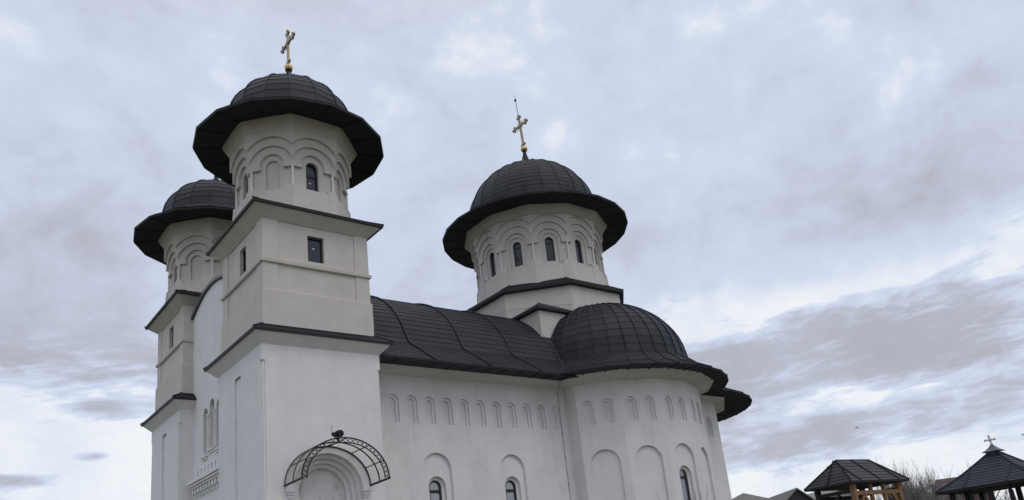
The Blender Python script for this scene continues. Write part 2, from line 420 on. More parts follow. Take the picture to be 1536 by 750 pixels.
def arc_curve(h, apex, cusp, n=14):
    s = apex-cusp; R = (h*h+s*s)/(2*s); zc = apex-R; a1 = math.asin(min(1, h/R))
    return [(R*sin(-a1+2*a1*i/n)/h, zc+R*cos(-a1+2*a1*i/n)) for i in range(n+1)]
def foot_curve(h, apex, hw, foot, n=14):
    zs = apex-hw
    pts = [(-1, foot), (-hw/h, foot), (-hw/h, zs)]
    pts += [(-hw*cos(pi*i/n)/h, zs+hw*sin(pi*i/n)) for i in range(1, n)]
    return pts + [(hw/h, zs), (hw/h, foot), (1, foot)]

def drum(c, n, a, curves, top, plinth, core_top, niche, win_az, az_off=0, skip=()):
    """blind-arcaded drum: a = apothems from the outermost plaster layer to the core"""
    mb = MB(); tn = tan(pi/n)
    for k in range(n):
        az = az_off + 360*k/n
        nn = Vector((-sin(radians(az)), -cos(radians(az)), 0)); t = Vector((cos(radians(az)), -sin(radians(az)), 0)); o = Vector((c[0], c[1], 0))
        P = lambda un, z, ap: o + nn*ap + t*(un*ap*tn) + Vector((0, 0, z))
        for i, cv in enumerate(curves):
            ap, ap2 = a[i], a[i+1]
            zt = top
            for (u0, z0), (u1, z1) in zip(cv, cv[1:]):
                if abs(u1-u0) > 1e-5 and i < 3:
                    zt = top if i == 0 else curves[i-1][0][1]
                    ztt = top if i == 0 else max(q[1] for q in curves[i-1])
                    mb.face([P(u0, z0, ap), P(u1, z1, ap), P(u1, ztt, ap), P(u0, ztt, ap)])
                mb.face([P(u0, z0, ap2), P(u1, z1, ap2), P(u1, z1, ap), P(u0, z0, ap)])
        ac = a[len(curves)]; h = ac*tn
        fr = face_frame(c, az, ac)
        zb = plinth['bottom']
        hol = niche(az) if niche else []
        panel(mb, fr, rect(-h, h, plinth['low']-0.05, core_top), hol)
        pa = plinth['a']; hp = pa*tn
        pts = [(-1, plinth['high']), (-plinth['w']/hp, plinth['high']), (-plinth['w']/hp, plinth['low']), (plinth['w']/hp, plinth['low']), (plinth['w']/hp, plinth['high']), (1, plinth['high'])]
        for (u0, z0), (u1, z1) in zip(pts, pts[1:]):
            if abs(u1-u0) > 1e-5: mb.face([P(u0, zb, pa+0.10), P(u1, zb, pa+0.10), P(u1, z1, pa), P(u0, z0, pa)])
            mb.face([P(u0, z0, pa), P(u1, z1, pa), P(u1, z1, ac-0.02), P(u0, z0, ac-0.02)])
    return mb

def column(c, az, R, z0, z1, cap_w, parent, r=0.062):
    mb = MB()
    p0 = Vector(pol(c, az, R, 0))
    prof = [(r*1.3, z0), (r*1.3, z0+0.04), (r, z0+0.07), (r*0.95, z1-0.07), (r*1.2, z1-0.03), (r*1.2, z1)]
    mb.lathe(prof, (p0.x, p0.y), 12)
    o = mb.build('column', M['trim'], parent, smooth=True)
    return o

def capital(c, az, n, a_core, a_out, z, cap_w, mb):
    """impost block bent round a drum corner"""
    for sgn in (-1, 1):
        fa = az - sgn*180/n
        nn = Vector((-sin(radians(fa)), -cos(radians(fa)), 0)); t = Vector((cos(radians(fa)), -sin(radians(fa)), 0)); o = Vector((c[0], c[1], 0))
        tn = tan(pi/n)
        def P(uc, ap, zz): return o + nn*ap + t*uc + Vector((0, 0, zz))
        e_in, e_out = a_core*tn, a_out*tn
        s = -sgn
        pts = [P(s*e_in, a_core, 0), P(s*e_out, a_out, 0), P(s*(e_in-cap_w), a_out, 0), P(s*(e_in-cap_w), a_core, 0)]
        lo = [(p.x, p.y, z-0.02) for p in pts]; hi = [(p.x, p.y, z+0.075) for p in pts]
        mb.hexa(lo+hi)

def revolve_roof(c, n, prof, az0, az1, off, lap=0.016):
    """courses of roof slabs on a faceted dome; prof is a list of (radius, z) with one entry per course"""
    mb = MB(); rib = MB()
    azs = [off+360*k/n for k in range(n)] if az0 is None else [az0+(az1-az0)*k/n for k in range(n+1)]
    closed = az0 is None
    cnt = n
    def nrm(i):
        (r0, z0), (r1, z1) = prof[i], prof[i+1]
        l = sqrt((r1-r0)**2+(z1-z0)**2); return ((z1-z0)/l, (r0-r1)/l)
    for i in range(len(prof)-1):
        (r0, z0), (r1, z1) = prof[i], prof[i+1]; nr, nz = nrm(i)
        ro, zo = r0+nr*lap, z0+nz*lap
        for k in range(cnt):
            a, b = azs[k], azs[(k+1) % len(azs)]
            if closed and k == cnt-1: b = a+360/n
            A, B = pol(c, a, ro, zo), pol(c, b, ro, zo)
            if r1 < 0.03: mb.face([B, A, pol(c, a, r1, z1)])
            else: mb.face([B, A, pol(c, a, r1, z1), pol(c, b, r1, z1)])
            if i > 0:
                A0, B0 = pol(c, a, r0, z0), pol(c, b, r0, z0)
                mb.face([B0, A0, A, B], 1)
    return mb, azs

def rib_line(mb, c, az, prof, r, out=0.05, up=0.0):
    pts = []
    for i, (R, z) in enumerate(prof):
        j = min(i, len(prof)-2); (r0, z0), (r1, z1) = prof[j], prof[j+1]; l = sqrt((r1-r0)**2+(z1-z0)**2)
        pts.append(pol(c, az, R+(z1-z0)/l*out, z+(r0-r1)/l*out))
    mb.tube(pts, r, 6, 2)

def resample(pts, step):
    d = [0.0]
    for a, b in zip(pts, pts[1:]): d.append(d[-1]+sqrt((b[0]-a[0])**2+(b[1]-a[1])**2))
    n = max(1, round(d[-1]/step)); out = []
    for i in range(n+1):
        t = d[-1]*i/n; j = 0
        while j < len(d)-2 and d[j+1] < t: j += 1
        f = (t-d[j])/max(1e-9, d[j+1]-d[j]); a, b = pts[j], pts[j+1]
        out.append((a[0]+(b[0]-a[0])*f, a[1]+(b[1]-a[1])*f))
    return out
def smooth_pts(ctrl, k=8):
    """Catmull-Rom through the control points"""
    P = [ctrl[0]]+list(ctrl)+[ctrl[-1]]; out = []
    for i in range(1, len(P)-2):
        for j in range(k):
            t = j/k; a, b, c2, d = P[i-1], P[i], P[i+1], P[i+2]
            out.append(tuple(0.5*((2*b[m])+(-a[m]+c2[m])*t+(2*a[m]-5*b[m]+4*c2[m]-d[m])*t*t+(-a[m]+3*b[m]-3*c2[m]+d[m])*t**3) for m in (0, 1)))
    return out+[tuple(ctrl[-1])]

def cross(c, zb, h, arm_z, arm, w, parent, lean=(0, 0), rod=None):
    """gilded cross with trefoil ends; its arms run north-south"""
    mb = MB(); X, Y = c
    def p(y, z): k = (z-zb)/h; return Vector((X+lean[0]*k, Y+y+lean[1]*k, z))
    t = w*0.7
    def bar(a, b): mb.beam(a, b, w, t, 0, up=(1, 0, 0))
    bar(p(0, zb), p(0, zb+h)); bar(p(-arm, arm_z), p(arm, arm_z))
    def bud(cy, cz, dy, dz):
        for (oy, oz, r) in ((dy*w*0.9, dz*w*0.9, w*0.75), (dz*w*0.95-dy*w*0.2, dy*w*0.95-dz*w*0.2, w*0.72), (-dz*w*0.95-dy*w*0.2, -dy*w*0.95-dz*w*0.2, w*0.72)):
            mb.sphere(p(cy+oy, cz+oz), r, 10, 0, (0.75, 1, 1))
    bud(0, zb+h-w, 0, 1); bud(arm-w, arm_z, 1, 0); bud(-arm+w, arm_z, -1, 0); bud(0, zb+w*1.2, 0, -1)
    mb.sphere(p(0, arm_z), w*1.05, 12, 0, (0.7, 1, 1))
    for sy in (-1, 1):
        for sz in (-1, 1): mb.beam(p(sy*w*0.6, arm_z+sz*w*0.6), p(sy*w*2.1, arm_z+sz*w*2.1), w*0.22, w*0.22)
    return mb.build('cross', M['oldgold'], parent)

# ================================================================ THE GROUND
def ground_z(x, y):
    d = sqrt((x-16)**2+(y-2)**2); dc = sqrt((x-CAM.x)**2+(y-CAM.y)**2)
    h = -1.6 + 2.0*math.exp(-(d/26.0)**2)
    far = max(0.0, min(1.0, (dc-40)/90)); return h - 2.2*far*far*(3-2*far) - 0.006*max(0, dc-150)
g = MB(); nx = 90
def gco(i): t = (i/nx*2-1); return (abs(t)**2.6)*(1 if t > 0 else -1)*1500
idx = [[g.vert((gco(i)+5, gco(j)-5, ground_z(gco(i)+5, gco(j)-5))) for i in range(nx+1)] for j in range(nx+1)]
for j in range(nx):
    for i in range(nx):
        g.f.append([idx[j][i], idx[j][i+1], idx[j+1][i+1], idx[j+1][i]]); g.m.append(0); g.r.append(.5)
go = g.build('ground', M['ground'], smooth=True); go['kind'] = 'structure'

# ================================================================ THE CHURCH
W, D = 5.0, 10.467
YC = (D+W)/2
YN = 1.6                       # south face of the nave
ZF = 0.2                       # foot of the walls
church = thing('church', 'large white plastered church with dark slab roofs, two bell towers and a central dome', 'church', (14, YC, ZF))

# ---------------------------------------------------------------- bell towers
def sq(inset, z, oy, notch=None):
    a, b = inset, W-inset
    return [(a, oy+a, z), (b, oy+a, z), (b, oy+b, z), (a, oy+b, z)]
def notched(z, oy, n1=0.13, n2=0.055):
    P = []
    for (cx, cy, sx, sy) in ((0, 0, 1, 1), (W, 0, -1, 1), (W, W, -1, -1), (0, W, 1, -1)):
        P.append((cx, cy, sx, sy))
    return P

def make_tower(oy, door):
    c = (W/2, oy+W/2)
    z1, e1 = 10.03, 10.42
    mb = MB()
    zn = 9.39                  # the corner rebate starts below this level
    q, dp = 0.13, 0.05
    # south, north, west, east faces; each face frame: u along, d inwards
    frS = lambda u, v, d: Vector((u, oy+d, v)); frW = lambda u, v, d: Vector((d, oy+W-u, v))
    frN = lambda u, v, d: Vector((W-u, oy+W-d, v)); frE = lambda u, v, d: Vector((W-d, oy+u, v))
    for fr, kind in ((frS, 'S'), (frW, 'W'), (frN, 'N'), (frE, 'E')):
        panel(mb, fr, rect(0, W, zn, z1))
        holes = []
        if kind == 'S' and door:
            inner = dict(loop=arch(2.52, 0.98, 1.9, 5.40, 20), depth=0.16, mat=1, side=0)
            k3 = dict(loop=arch(2.52, 1.14, 1.85, 5.56, 20), depth=0.18, kids=[inner])
            k2 = dict(loop=arch(2.52, 1.29, 1.8, 5.72, 20), depth=0.18, kids=[k3])
            holes = [dict(loop=arch(2.52, 1.44, 1.75, 5.87, 20), depth=0.18, kids=[k2])]
        if kind == 'W':
            holes = [dict(loop=arch(W-2.60, 0.37, 2.2, 9.62, 20), depth=0.085)]
        panel(mb, fr, rect(q, W-q, ZF, zn), holes)
        for u0, u1 in ((dp, q), (W-q, W-dp)):
            panel(mb, fr, rect(u0, u1, ZF, zn), (), dp)
        for u in (q, W-q):
            mb.face([fr(u, ZF, 0), fr(u, zn, 0), fr(u, zn, dp), fr(u, ZF, dp)])
        for u0, u1 in ((0, q), (W-q, W)):
            mb.face([fr(u0, zn, 0), fr(u1, zn, 0), fr(u1, zn, dp), fr(u0, zn, dp)])
    mb.loft([sq(0, z1, oy), sq(-0.38, e1+0.005, oy)])
    tower = mb.build('bell_tower', [M['plaster'], M['stained'], M['glass']], church)

    def tier_roof(zt, over, inner, zi):
        rb = MB()
        bo = sq(-over, zt, oy); to = sq(-over-0.015, zt+0.11, oy)
        rb.loft([sq(0.05, zt+0.002, oy), bo], 1)
        rb.loft([bo, to], 1)
        # slabs laid in three courses up to the stage above
        n = 3
        for i in range(n):
            f0, f1 = i/n, (i+1)/n
            i0 = -over-0.015+(inner+over)*f0; i1 = -over-0.015+(inner+over)*f1
            za = zt+0.11+(zi-zt-0.11)*f0; zb_ = zt+0.11+(zi-zt-0.11)*f1
            rb.loft([sq(i0, za+(0.03 if i else 0), oy), sq(i1, zb_, oy)], 0)
            if i: rb.loft([sq(i0, za, oy), sq(i0, za+0.03, oy)], 2)
        for (sx, sy) in ((0, 0), (1, 0), (1, 1), (0, 1)):
            A = (sx*W+(1-2*sx)*(-over-0.02), oy+sy*W+(1-2*sy)*(-over-0.02), zt+0.125); B = (sx*W+(1-2*sx)*inner, oy+sy*W+(1-2*sy)*inner, zi+0.01)
            rb.tube([A, B], 0.035, 6, 2)
        return rb.build('tier_roof', [M['slate'], M['fascia'], M['lap']], tower)
    tier_roof(e1, 0.44, 0.14, 10.90)

    # upper stage: plinth, string course, sunk panels between corner pilasters, one window a side
    ub = MB()
    ib, i2, ip = 0.11, 0.165, 0.205
    zb2, zp2, zs, z3, e2 = 10.6, 12.345, 13.50, 15.415, 15.81
    ub.loft([sq(ib, zb2, oy), sq(ib, zp2, oy), sq(i2, zp2+0.035, oy)])
    mk = lambda ins: ((lambda u, v, d: Vector((u, oy+ins+d, v))), (lambda u, v, d: Vector((ins+d, oy+W-u, v))), (lambda u, v, d: Vector((W-u, oy+W-ins-d, v))), (lambda u, v, d: Vector((W-ins-d, oy+u, v))))
    wu = {0: 2.455, 1: W-2.44, 2: 2.5, 3: 2.5}
    for j, fr in enumerate(mk(i2)):
        lo = dict(loop=rect(0.80, W-0.80, zp2+0.036, zs-0.001), depth=0.04)
        hi = dict(loop=rect(0.80, W-0.80, zs+0.22, z3-0.002), depth=0.04,
                  kids=[dict(loop=rect(wu[j]-0.36, wu[j]+0.36, 13.87, 15.03), depth=0.22, back=False)])
        panel(ub, fr, rect(i2, W-i2, zp2+0.035, zs), [lo]); panel(ub, fr, rect(i2, W-i2, zs+0.2, z3), [hi])
    ub.loft([sq(i2, zs, oy), sq(0.09, zs+0.03, oy), sq(0.075, zs+0.16, oy), sq(i2, zs+0.2, oy)])
    ub.loft([sq(i2, z3, oy), sq(-0.30, e2+0.005, oy)])
    stage = ub.build('upper_stage', M['beige'], tower)
    for j, fr in enumerate(mk(i2)):
        if j in (0, 1, 3): window('window', fr, wu[j], 0.36, 13.87, 15.03, 0.24, tower, square=True, fw=0.06, sticker=(wu[j]-0.02, 14.56))
    tier_roof(e2, 0.38, 0.30, 16.28)

    # drum
    n = 8; t8 = tan(pi/8); a = [2.46, 2.35, 2.24, 2.13]; h = 2.24*t8
    curves = [arc_curve(0.95, 19.63, 19.12), arc_curve(0.93, 19.25, 18.55), foot_curve(h, 18.92, 0.53, 18.27)]
    def niche(az):
        if az % 90 == 0: return [dict(loop=arch(0, 0.285, 17.19, 18.63), depth=0.20, back=False)]
        return [dict(loop=arch(0, 0.31, 17.19, 18.65), depth=0.10)]
    db = drum(c, n, a, curves, 19.86, dict(bottom=15.95, low=17.17, high=17.29, w=0.62, a=2.33), 18.98, niche, None)
    db.loft([ring(c, 8, a[0], 19.86), ring(c, 8, 2.785, 20.37)])
    for k in range(8): capital(c, 22.5+45*k, 8, 2.12, 2.27, 18.23, 0.37, db)
    db.build('drum', M['beige'], tower)
    for k in range(8): column(c, 22.5+45*k, 2.375, 17.29, 18.22, 0.37, tower)
    for az in (0, 90, 180, 270):
        window('window', face_frame(c, az, a[3]), 0, 0.285, 17.19, 18.63, 0.2, tower, transoms=((18.02, 0.06),), fw=0.045, sticker=(-0.03, 17.72))
    # dome with its wide brim
    edge_z, Re = 20.24, 4.20
    br = MB()
    R0 = [pol(c, 22.5*k, 2.72, 20.375) for k in range(16)][::-1]; R1 = [pol(c, 22.5*k, Re-0.03, edge_z) for k in range(16)][::-1]
    R2 = [pol(c, 22.5*k, Re, edge_z+0.01) for k in range(16)][::-1]; R3 = [pol(c, 22.5*k, Re+0.015, edge_z+0.10) for k in range(16)][::-1]
    br.loft([R0, R1], 0); br.loft([R1, R2, R3], 1)
    for k in range(16): br.beam(pol(c, 22.5*k, 2.9, 20.34), pol(c, 22.5*k, Re-0.1, edge_z-0.005), 0.06, 0.035, 1)
    br.build('brim', [M['soffit'], M['fascia']], tower)
    skirt = resample([(Re+0.015, edge_z+0.10), (3.45, 20.80), (2.86, 21.30)], 0.32)
    dome = resample([(2.82*cos(pi/2*i/40), 21.36+2.42*sin(pi/2*i/40)) for i in range(41)], 0.36)
    prof = skirt+dome[1:]
    rf, azs = revolve_roof(c, 16, prof, None, None, 0.0)
    for az in azs: rib_line(rf, c, az, prof[1:], 0.034, 0.022)
    for f in range(len(rf.f)): pass
    ro = rf.build('dome_roof', [M['slate'], M['lap'], M['rib']], tower)
    fb = MB()
    fb.lathe([(0.34, 23.80), (0.19, 24.0), (0.12, 24.35), (0.11, 24.66), (0.16, 24.69), (0.08, 24.72)], c, 14, 1)
    fb.sphere((c[0], c[1], 24.87), 0.20, 18, 0)
    fb.build('finial_ball', [M['gold'], M['slate']], tower, smooth=True)
    cross(c, 25.03, 1.93, 26.28, 0.74, 0.125, tower)
    return tower

make_tower(0.0, True)
north_tower = make_tower(D, False)

# ---------------------------------------------------------------- door surround imposts
for u0, u1 in ((0.80, 1.16), (3.88, 4.24)):
    im = MB(); im.box((u0, -0.12, 4.39), (u1, 0.003, 4.56)); im.box((u0+0.06, -0.08, 4.28), (u1-0.02, 0.003, 4.388)); im.box((u0+0.1, -0.04, 4.16), (u1-0.05, 0.003, 4.278))
    im.build('door_impost', M['plaster'], church)

# ---------------------------------------------------------------- west gable wall between the towers
NAVE = [(0.0, 10.10), (1.05, 10.84), (2.05, 11.52), (2.33, 12.02), (2.59, 12.55), (3.04, 13.26), (3.74, 14.01), (4.38, 14.50), (5.17, 14.95), (5.97, 15.27), (6.85, 15.50), (YC, 15.58)]
def nave_z(y):
    y = y if y <= YC else 2*YC-y
    for (a, za), (b, zb) in zip(NAVE, NAVE[1:]):
        if a <= y <= b: return za+(zb-za)*(y-a)/(b-a)
    return 10
XF = 0.63
frF = lambda u, v, d: Vector((XF+d, YC-u, v))
gt = [(u, nave_z(YC-u)-0.12) for u in [3.2-0.4*i for i in range(17)]]
trip = []
for cu, hw, zb, ap in ((-0.92, 0.32, 7.45, 9.66), (0.0, 0.33, 7.60, 9.90), (0.92, 0.32, 7.45, 9.66)):
    trip.append(dict(loop=arch(cu, hw, zb, ap), depth=0.24, kids=[dict(loop=arch(cu, hw-0.09, zb+0.05, ap-0.1), depth=0.06, back=True, mat=1, side=0)]))
for i in range(9): trip.append(dict(loop=rect(-2.0+i*0.5-0.09, -2.0+i*0.5+0.09, 6.56, 6.96), depth=0.14))
gb = MB()
panel(gb, frF, [(-3.2, ZF), (3.2, ZF)]+gt, trip)
gb.build('west_gable_wall', [M['plaster'], M['glass']], church)
# thin columns and sills of the triple window, ledge with corbels under it
tw = MB()
for u in (-0.46, 0.46):
    p = frF(u, 0, -0.02); tw.lathe([(0.06, 7.6), (0.05, 7.7), (0.05, 9.1), (0.09, 9.2), (0.09, 9.28)], (p.x, p.y), 10)
for cu, zb in ((-0.92, 7.45), (0, 7.60), (0.92, 7.45)):
    for i, (w_, dd) in enumerate(((0.40, 0.10), (0.32, 0.06))):
        tw.box((XF-dd, YC-cu-w_, zb-0.09-i*0.1), (XF+0.003, YC-cu+w_, zb-0.01-i*0.1))
tw.build('window_sill', M['plaster'], church)
lb = MB()
lb.box((XF-0.34, YC-2.45, 6.34), (XF+0.003, YC+2.52, 6.46)); lb.box((XF-0.27, YC-2.4, 6.22), (XF+0.003, YC+2.44, 6.337)); lb.box((XF-0.20, YC-2.35, 6.12), (XF+0.003, YC+2.36, 6.217))
for i in range(12):
    y0 = YC-2.25+i*0.4; lb.box((XF-0.17, y0, 5.88), (XF+0.003, y0+0.17, 6.117)); lb.box((XF-0.10, y0+0.02, 5.72), (XF+0.003, y0+0.15, 5.877))
lb.build('balcony_ledge', M['plaster'], church)

# ---------------------------------------------------------------- nave south wall
nb = MB()
frNv = lambda u, v, d: Vector((u, YN+d, v))
def small(cu, top=8.90, bot=7.62): return dict(loop=arch(cu, 0.285, bot, top, 10), depth=0.085, kids=[dict(loop=arch(cu, 0.155, bot+0.012, top-0.13, 10), depth=0.085)])
def big(cu, wdw=True, apex=6.33):
    h_ = dict(loop=arch(cu, 0.75, 2.0, apex, 18), depth=0.13)
    if wdw: h_['kids'] = [dict(loop=arch(cu, 0.46, 2.1, 5.30), depth=0.16, kids=[dict(loop=arch(cu, 0.325, 2.2, 5.15), depth=0.10, back=False)])]
    return h_
NW = (8.47, 12.68)
panel(nb, frNv, rect(5.0, 16.7, ZF, 9.79), [small(6.454+0.933*k) for k in range(11)]+[big(x) for x in NW])
nb.loft([[(5.0, YN, 9.79), (16.75, YN, 9.79)], [(5.0, 0.95, 10.035), (16.75, 0.95, 10.035)]], 0, closed=False)
nave = nb.build('nave_wall', M['nave'], church)
for x in NW: window('window', frNv, x, 0.325, 2.2, 5.15, 0.40, nave, 'mirror', transoms=((4.66, 0.14),), fw=0.075)

# ---------------------------------------------------------------- nave roof
nr = MB()
full = resample(NAVE[:3], 0.27)
up = resample(smooth_pts(NAVE[2:]), 0.34)
south = full+up[1:]
def sweep(prof, x0, x1, step=3.03, xs0=7.78):
    xs = [x0]; x = xs0
    while x > x0: x -= step
    x += step
    while x < x1-0.05:
        if x > x0+0.05: xs.append(x)
        x += step
    xs.append(x1)
    for side in (0, 1):
        for i in range(len(prof)-1):
            (y0, z0), (y1, z1) = prof[i], prof[i+1]; l = sqrt((y1-y0)**2+(z1-z0)**2); ny, nz = -(z1-z0)/l*0.016, (y1-y0)/l*0.016
            for xa, xb in zip(xs, xs[1:]):
                # slabs staggered along each course
                k = 3; cuts = [xa+(xb-xa)*j/k for j in range(k+1)]
                for ca, cb in zip(cuts, cuts[1:]):
                    f = lambda x, y, z: (x, y if not side else 2*YC-y, z)
                    q = [f(ca, y0+ny, z0+nz), f(cb, y0+ny, z0+nz), f(cb, y1, z1), f(ca, y1, z1)]
                    if side: q = q[::-1]
                    nr.face(q, 0)
                if i > 0:
                    q = [f(xa, y0, z0), f(xb, y0, z0), f(xb, y0+ny, z0+nz), f(xa, y0+ny, z0+nz)]
                    if side: q = q[::-1]
                    nr.face(q, 1)
barrel = [p for p in south if p[0] > 2.4]
sweep(barrel, 0.56, 5.0)
sweep(south, 5.0, 17.9)
for x in (1.72, 4.75, 7.78, 10.81, 13.84):
    for side in (0, 1):
        pr = south if x > 5 else barrel
        pts = [(x, (y-0.01) if not side else 2*YC-y+0.01, z+0.045) for y, z in pr]
        nr.tube(pts, 0.05, 6, 2)
# verge over the gable: thick dark edge with a grey drip
vb = [(y, z) for y, z in barrel]
vb = vb+[(2*YC-y, z) for y, z in vb[::-1][1:]]
for (y0, z0), (y1, z1) in zip(vb, vb[1:]):
    nr.hexa([(0.50, y0, z0-0.10), (0.60, y0, z0-0.10), (0.60, y1, z1-0.10), (0.50, y1, z1-0.10), (0.50, y0, z0+0.035), (0.60, y0, z0+0.035), (0.60, y1, z1+0.035), (0.50, y1, z1+0.035)], 3)
    nr.face([(0.56, y0, z0-0.09), (0.56, y1, z1-0.09), (0.9, y1, z1-0.09), (0.9, y0, z0-0.09)], 3)
nroof = nr.build('nave_roof', [M['slate'], M['lap'], M['rib'], M['zinc']], church)
sb = MB()
for x0 in [5.0+i*0.97 for i in range(12)]:
    x1 = min(x0+0.97, 16.6)
    sb.face([(x0, 0.9, 10.03), (x0, 0.03, 10.005), (x1, 0.03, 10.005), (x1, 0.9, 10.03)], 0)
    sb.beam((x0, 0.93, 10.02), (x0, 0.05, 9.995), 0.05, 0.03, 1)
sb.face([(5.0, 0.03, 10.005), (5.0, 0.0, 10.02), (16.6, 0.0, 10.02), (16.6, 0.03, 10.005)], 1)
sb.face([(5.0, 0.0, 10.02), (5.0, -0.012, 10.12), (16.6, -0.012, 10.12), (16.6, 0.0, 10.02)], 1)
sb.build('eaves_soffit', [M['soffit'], M['fascia']], nroof)

# ---------------------------------------------------------------- south apse
AP = (21.3, 3.95); RA = 5.72; aA = RA*cos(radians(11.25))
ab = MB()
faces = [(-56.25-11.25+22.5*k) for k in range(7)]
hA = RA*sin(radians(11.25))
for az in (45, 22.5, 0, -22.5, -45):
    fr = face_frame(AP, az, aA)
    holes = [small(-0.55), small(0.44)]
    if az == 0 : holes.append(big(0.0, True, 6.42))
    else: holes.append(dict(loop=arch(-0.04, 0.74, 2.0, 6.35, 18), depth=0.13))
    panel(ab, fr, rect(-hA, hA, ZF, 9.79), holes)
P1 = pol(AP, 56.25, RA, 0)
P9 = pol(AP, -56.25, RA, 0)
ab.face([(P1[0]+0.02, YN+0.02, ZF), (P1[0], P1[1], ZF), (P1[0], P1[1], 9.79), (P1[0]+0.02, YN+0.02, 9.79)])
ab.face([(P9[0], P9[1], ZF), (P9[0], YN+0.02, ZF), (P9[0], YN+0.02, 9.79), (P9[0], P9[1], 9.79)])
def aring(R, z, xo, az_=67.5):
    k = R/RA
    return [(P1[0]-xo, YN+0.5, z)]+[pol(AP, az, R, z) for az in (56.25, 33.75, 11.25, -11.25, -33.75, -56.25)]+[(P9[0]+xo, YN+0.5, z)]
ab.loft([aring(RA, 9.79, 0.0), aring(RA+0.95, 10.085, 0.8)], 0, closed=False)
apse = ab.build('south_apse_wall', M['nave'], church)
window('window', face_frame(AP, 0, aA), 0, 0.325, 2.2, 5.24, 0.40, apse, 'mirror', transoms=((4.72, 0.14),), fw=0.075)

def apse_roof(c0, Re, Rs, Rd, H, zb, n, az0, az1, parent, wall_R, skirt_mid, top=None):
    c = c0 if top is None else (lambda z: tuple(p+(q-p)*max(0.0, min(1.0, (z-10.1)/1.4)) for p, q in zip(c0, top)))
    skirt = resample([(Re, 10.11), skirt_mid, (Rs, 11.5)], 0.30)
    dome = resample([(Rd*cos(t), zb+H*sin(t)) for t in [pi/2*i/40 for i in range(41)]], 0.47)
    prof = skirt+dome[1:]
    rf, azs = revolve_roof(c, n, prof, az0, az1, 0)
    for az in azs: rib_line(rf, c, az, prof, 0.036, 0.03)
    roof = rf.build('apse_roof', [M['slate'], M['lap'], M['rib']], parent)
    s = MB()
    for a, b in zip(azs, azs[1:]):
        s.face([pol(c, a, wall_R, 10.08), pol(c, b, wall_R, 10.08), pol(c, b, Re-0.03, 10.055), pol(c, a, Re-0.03, 10.055)], 0)
        s.face([pol(c, a, Re-0.03, 10.055), pol(c, b, Re-0.03, 10.055), pol(c, b, Re, 10.06), pol(c, a, Re, 10.06)], 1)
        s.face([pol(c, a, Re, 10.06), pol(c, b, Re, 10.06), pol(c, b, Re+0.012, 10.125), pol(c, a, Re+0.012, 10.125)], 1)
        s.beam(pol(c, a, wall_R, 10.07), pol(c, a, Re-0.02, 10.045), 0.07, 0.05, 1)
        s.beam(pol(c, (a+b)/2, wall_R, 10.07), pol(c, (a+b)/2, Re-0.06, 10.045), 0.04, 0.03, 1)
    s.build('eaves_soffit', [M['soffit'], M['fascia']], parent)
    return roof
apse_roof(AP, 7.42, 4.9, 4.85, 4.15, 11.5, 24, -120, 120, apse, 6.45, (6.1, 10.72), (21.8, 3.6))

# ---------------------------------------------------------------- chancel and east apse
EA = (27.75, YC)
cb = MB()
panel(cb, frNv, rect(25.6, 28.9, ZF, 9.79), [small(28.02, 8.88, 7.68), small(27.05, 8.88, 7.68)])
EV = [(28.9, YN), (31.9, 4.0), (33.3, YC), (31.9, 2*YC-4.0), (28.9, 2*YC-YN)]
for (xa, ya), (xb, yb) in zip(EV, EV[1:]):
    ev = Vector((xb-xa, yb-ya, 0)); el_ = ev.length; ev.normalize(); en = Vector((ev.y, -ev.x, 0)); eo = Vector(((xa+xb)/2, (ya+yb)/2, 0))
    fr = lambda u, v, d, eo=eo, ev=ev, en=en: eo+ev*u-en*d+Vector((0, 0, v))
    panel(cb, fr, rect(-el_/2, el_/2, ZF, 9.79), [small(-0.9), small(0.9), dict(loop=arch(0, 0.75, 2.0, 6.35, 16), depth=0.13)])
def er(o_, z):
    cxy = Vector((27.0, YC)); pts = [(25.6, YN-o_, z)]
    for p in EV:
        q = Vector(p); d_ = (q-cxy).normalized(); q = q+d_*o_*1.08; pts.append((q.x, q.y if p not in (EV[0],) else YN-o_, z))
    return pts
cb.loft([er(0, 9.79), er(0.66, 10.02)], 0, closed=False)
east = cb.build('east_apse_wall', M['nave'], church)
apse_roof(EA, 7.95, 5.4, 5.3, 2.5, 11.5, 26, -215, 45, east, 6.3, (6.7, 10.75))

# north side: plain wall and apse that nobody sees from here but which closes the body
nw = MB()
frNo = lambda u, v, d: Vector((u, 2*YC-YN-d, v))
panel(nw, frNo, [(26.0, ZF), (5.0, ZF), (5.0, 9.79), (26.0, 9.79)])
nw.face([(5.0, 2*YC-YN, 9.79), (26, 2*YC-YN, 9.79), (26, 2*YC, 10.05), (5.0, 2*YC, 10.05)])
nw.build('north_wall', M['nave'], church)

# ---------------------------------------------------------------- crossing block, octagon, central drum and dome
XD = 21.496; DC = (XD, YC)
kb = MB()
hs = 4.76
csq = lambda h_, z: [(XD-h_, YC-h_, z), (XD+h_, YC-h_, z), (XD+h_, YC+h_, z), (XD-h_, YC+h_, z)]
kb.loft([csq(hs, 9.5), csq(hs, 14.72)])
ob = lambda a_, z: ring(DC, 8, a_, z)
kb.loft([ob(4.735, 14.2), ob(4.735, 16.68)])
block = kb.build('crossing_block', M['beige'], church)
cr = MB()
cr.loft([csq(hs-0.03, 14.715), csq(hs+0.22, 14.76), csq(hs+0.235, 14.90)], 1)
cr.loft([csq(hs+0.235, 14.90), csq(hs-1.2, 15.75)], 0)
for sx in (-1, 1):
    for sy in (-1, 1): cr.tube([(XD+sx*(hs+0.23), YC+sy*(hs+0.23), 14.92), (XD+sx*(hs-1.2), YC+sy*(hs-1.2), 15.77)], 0.04, 6, 1)
cr.loft([ob(4.7, 16.675), ob(5.02, 16.70), ob(5.04, 16.86)], 1)
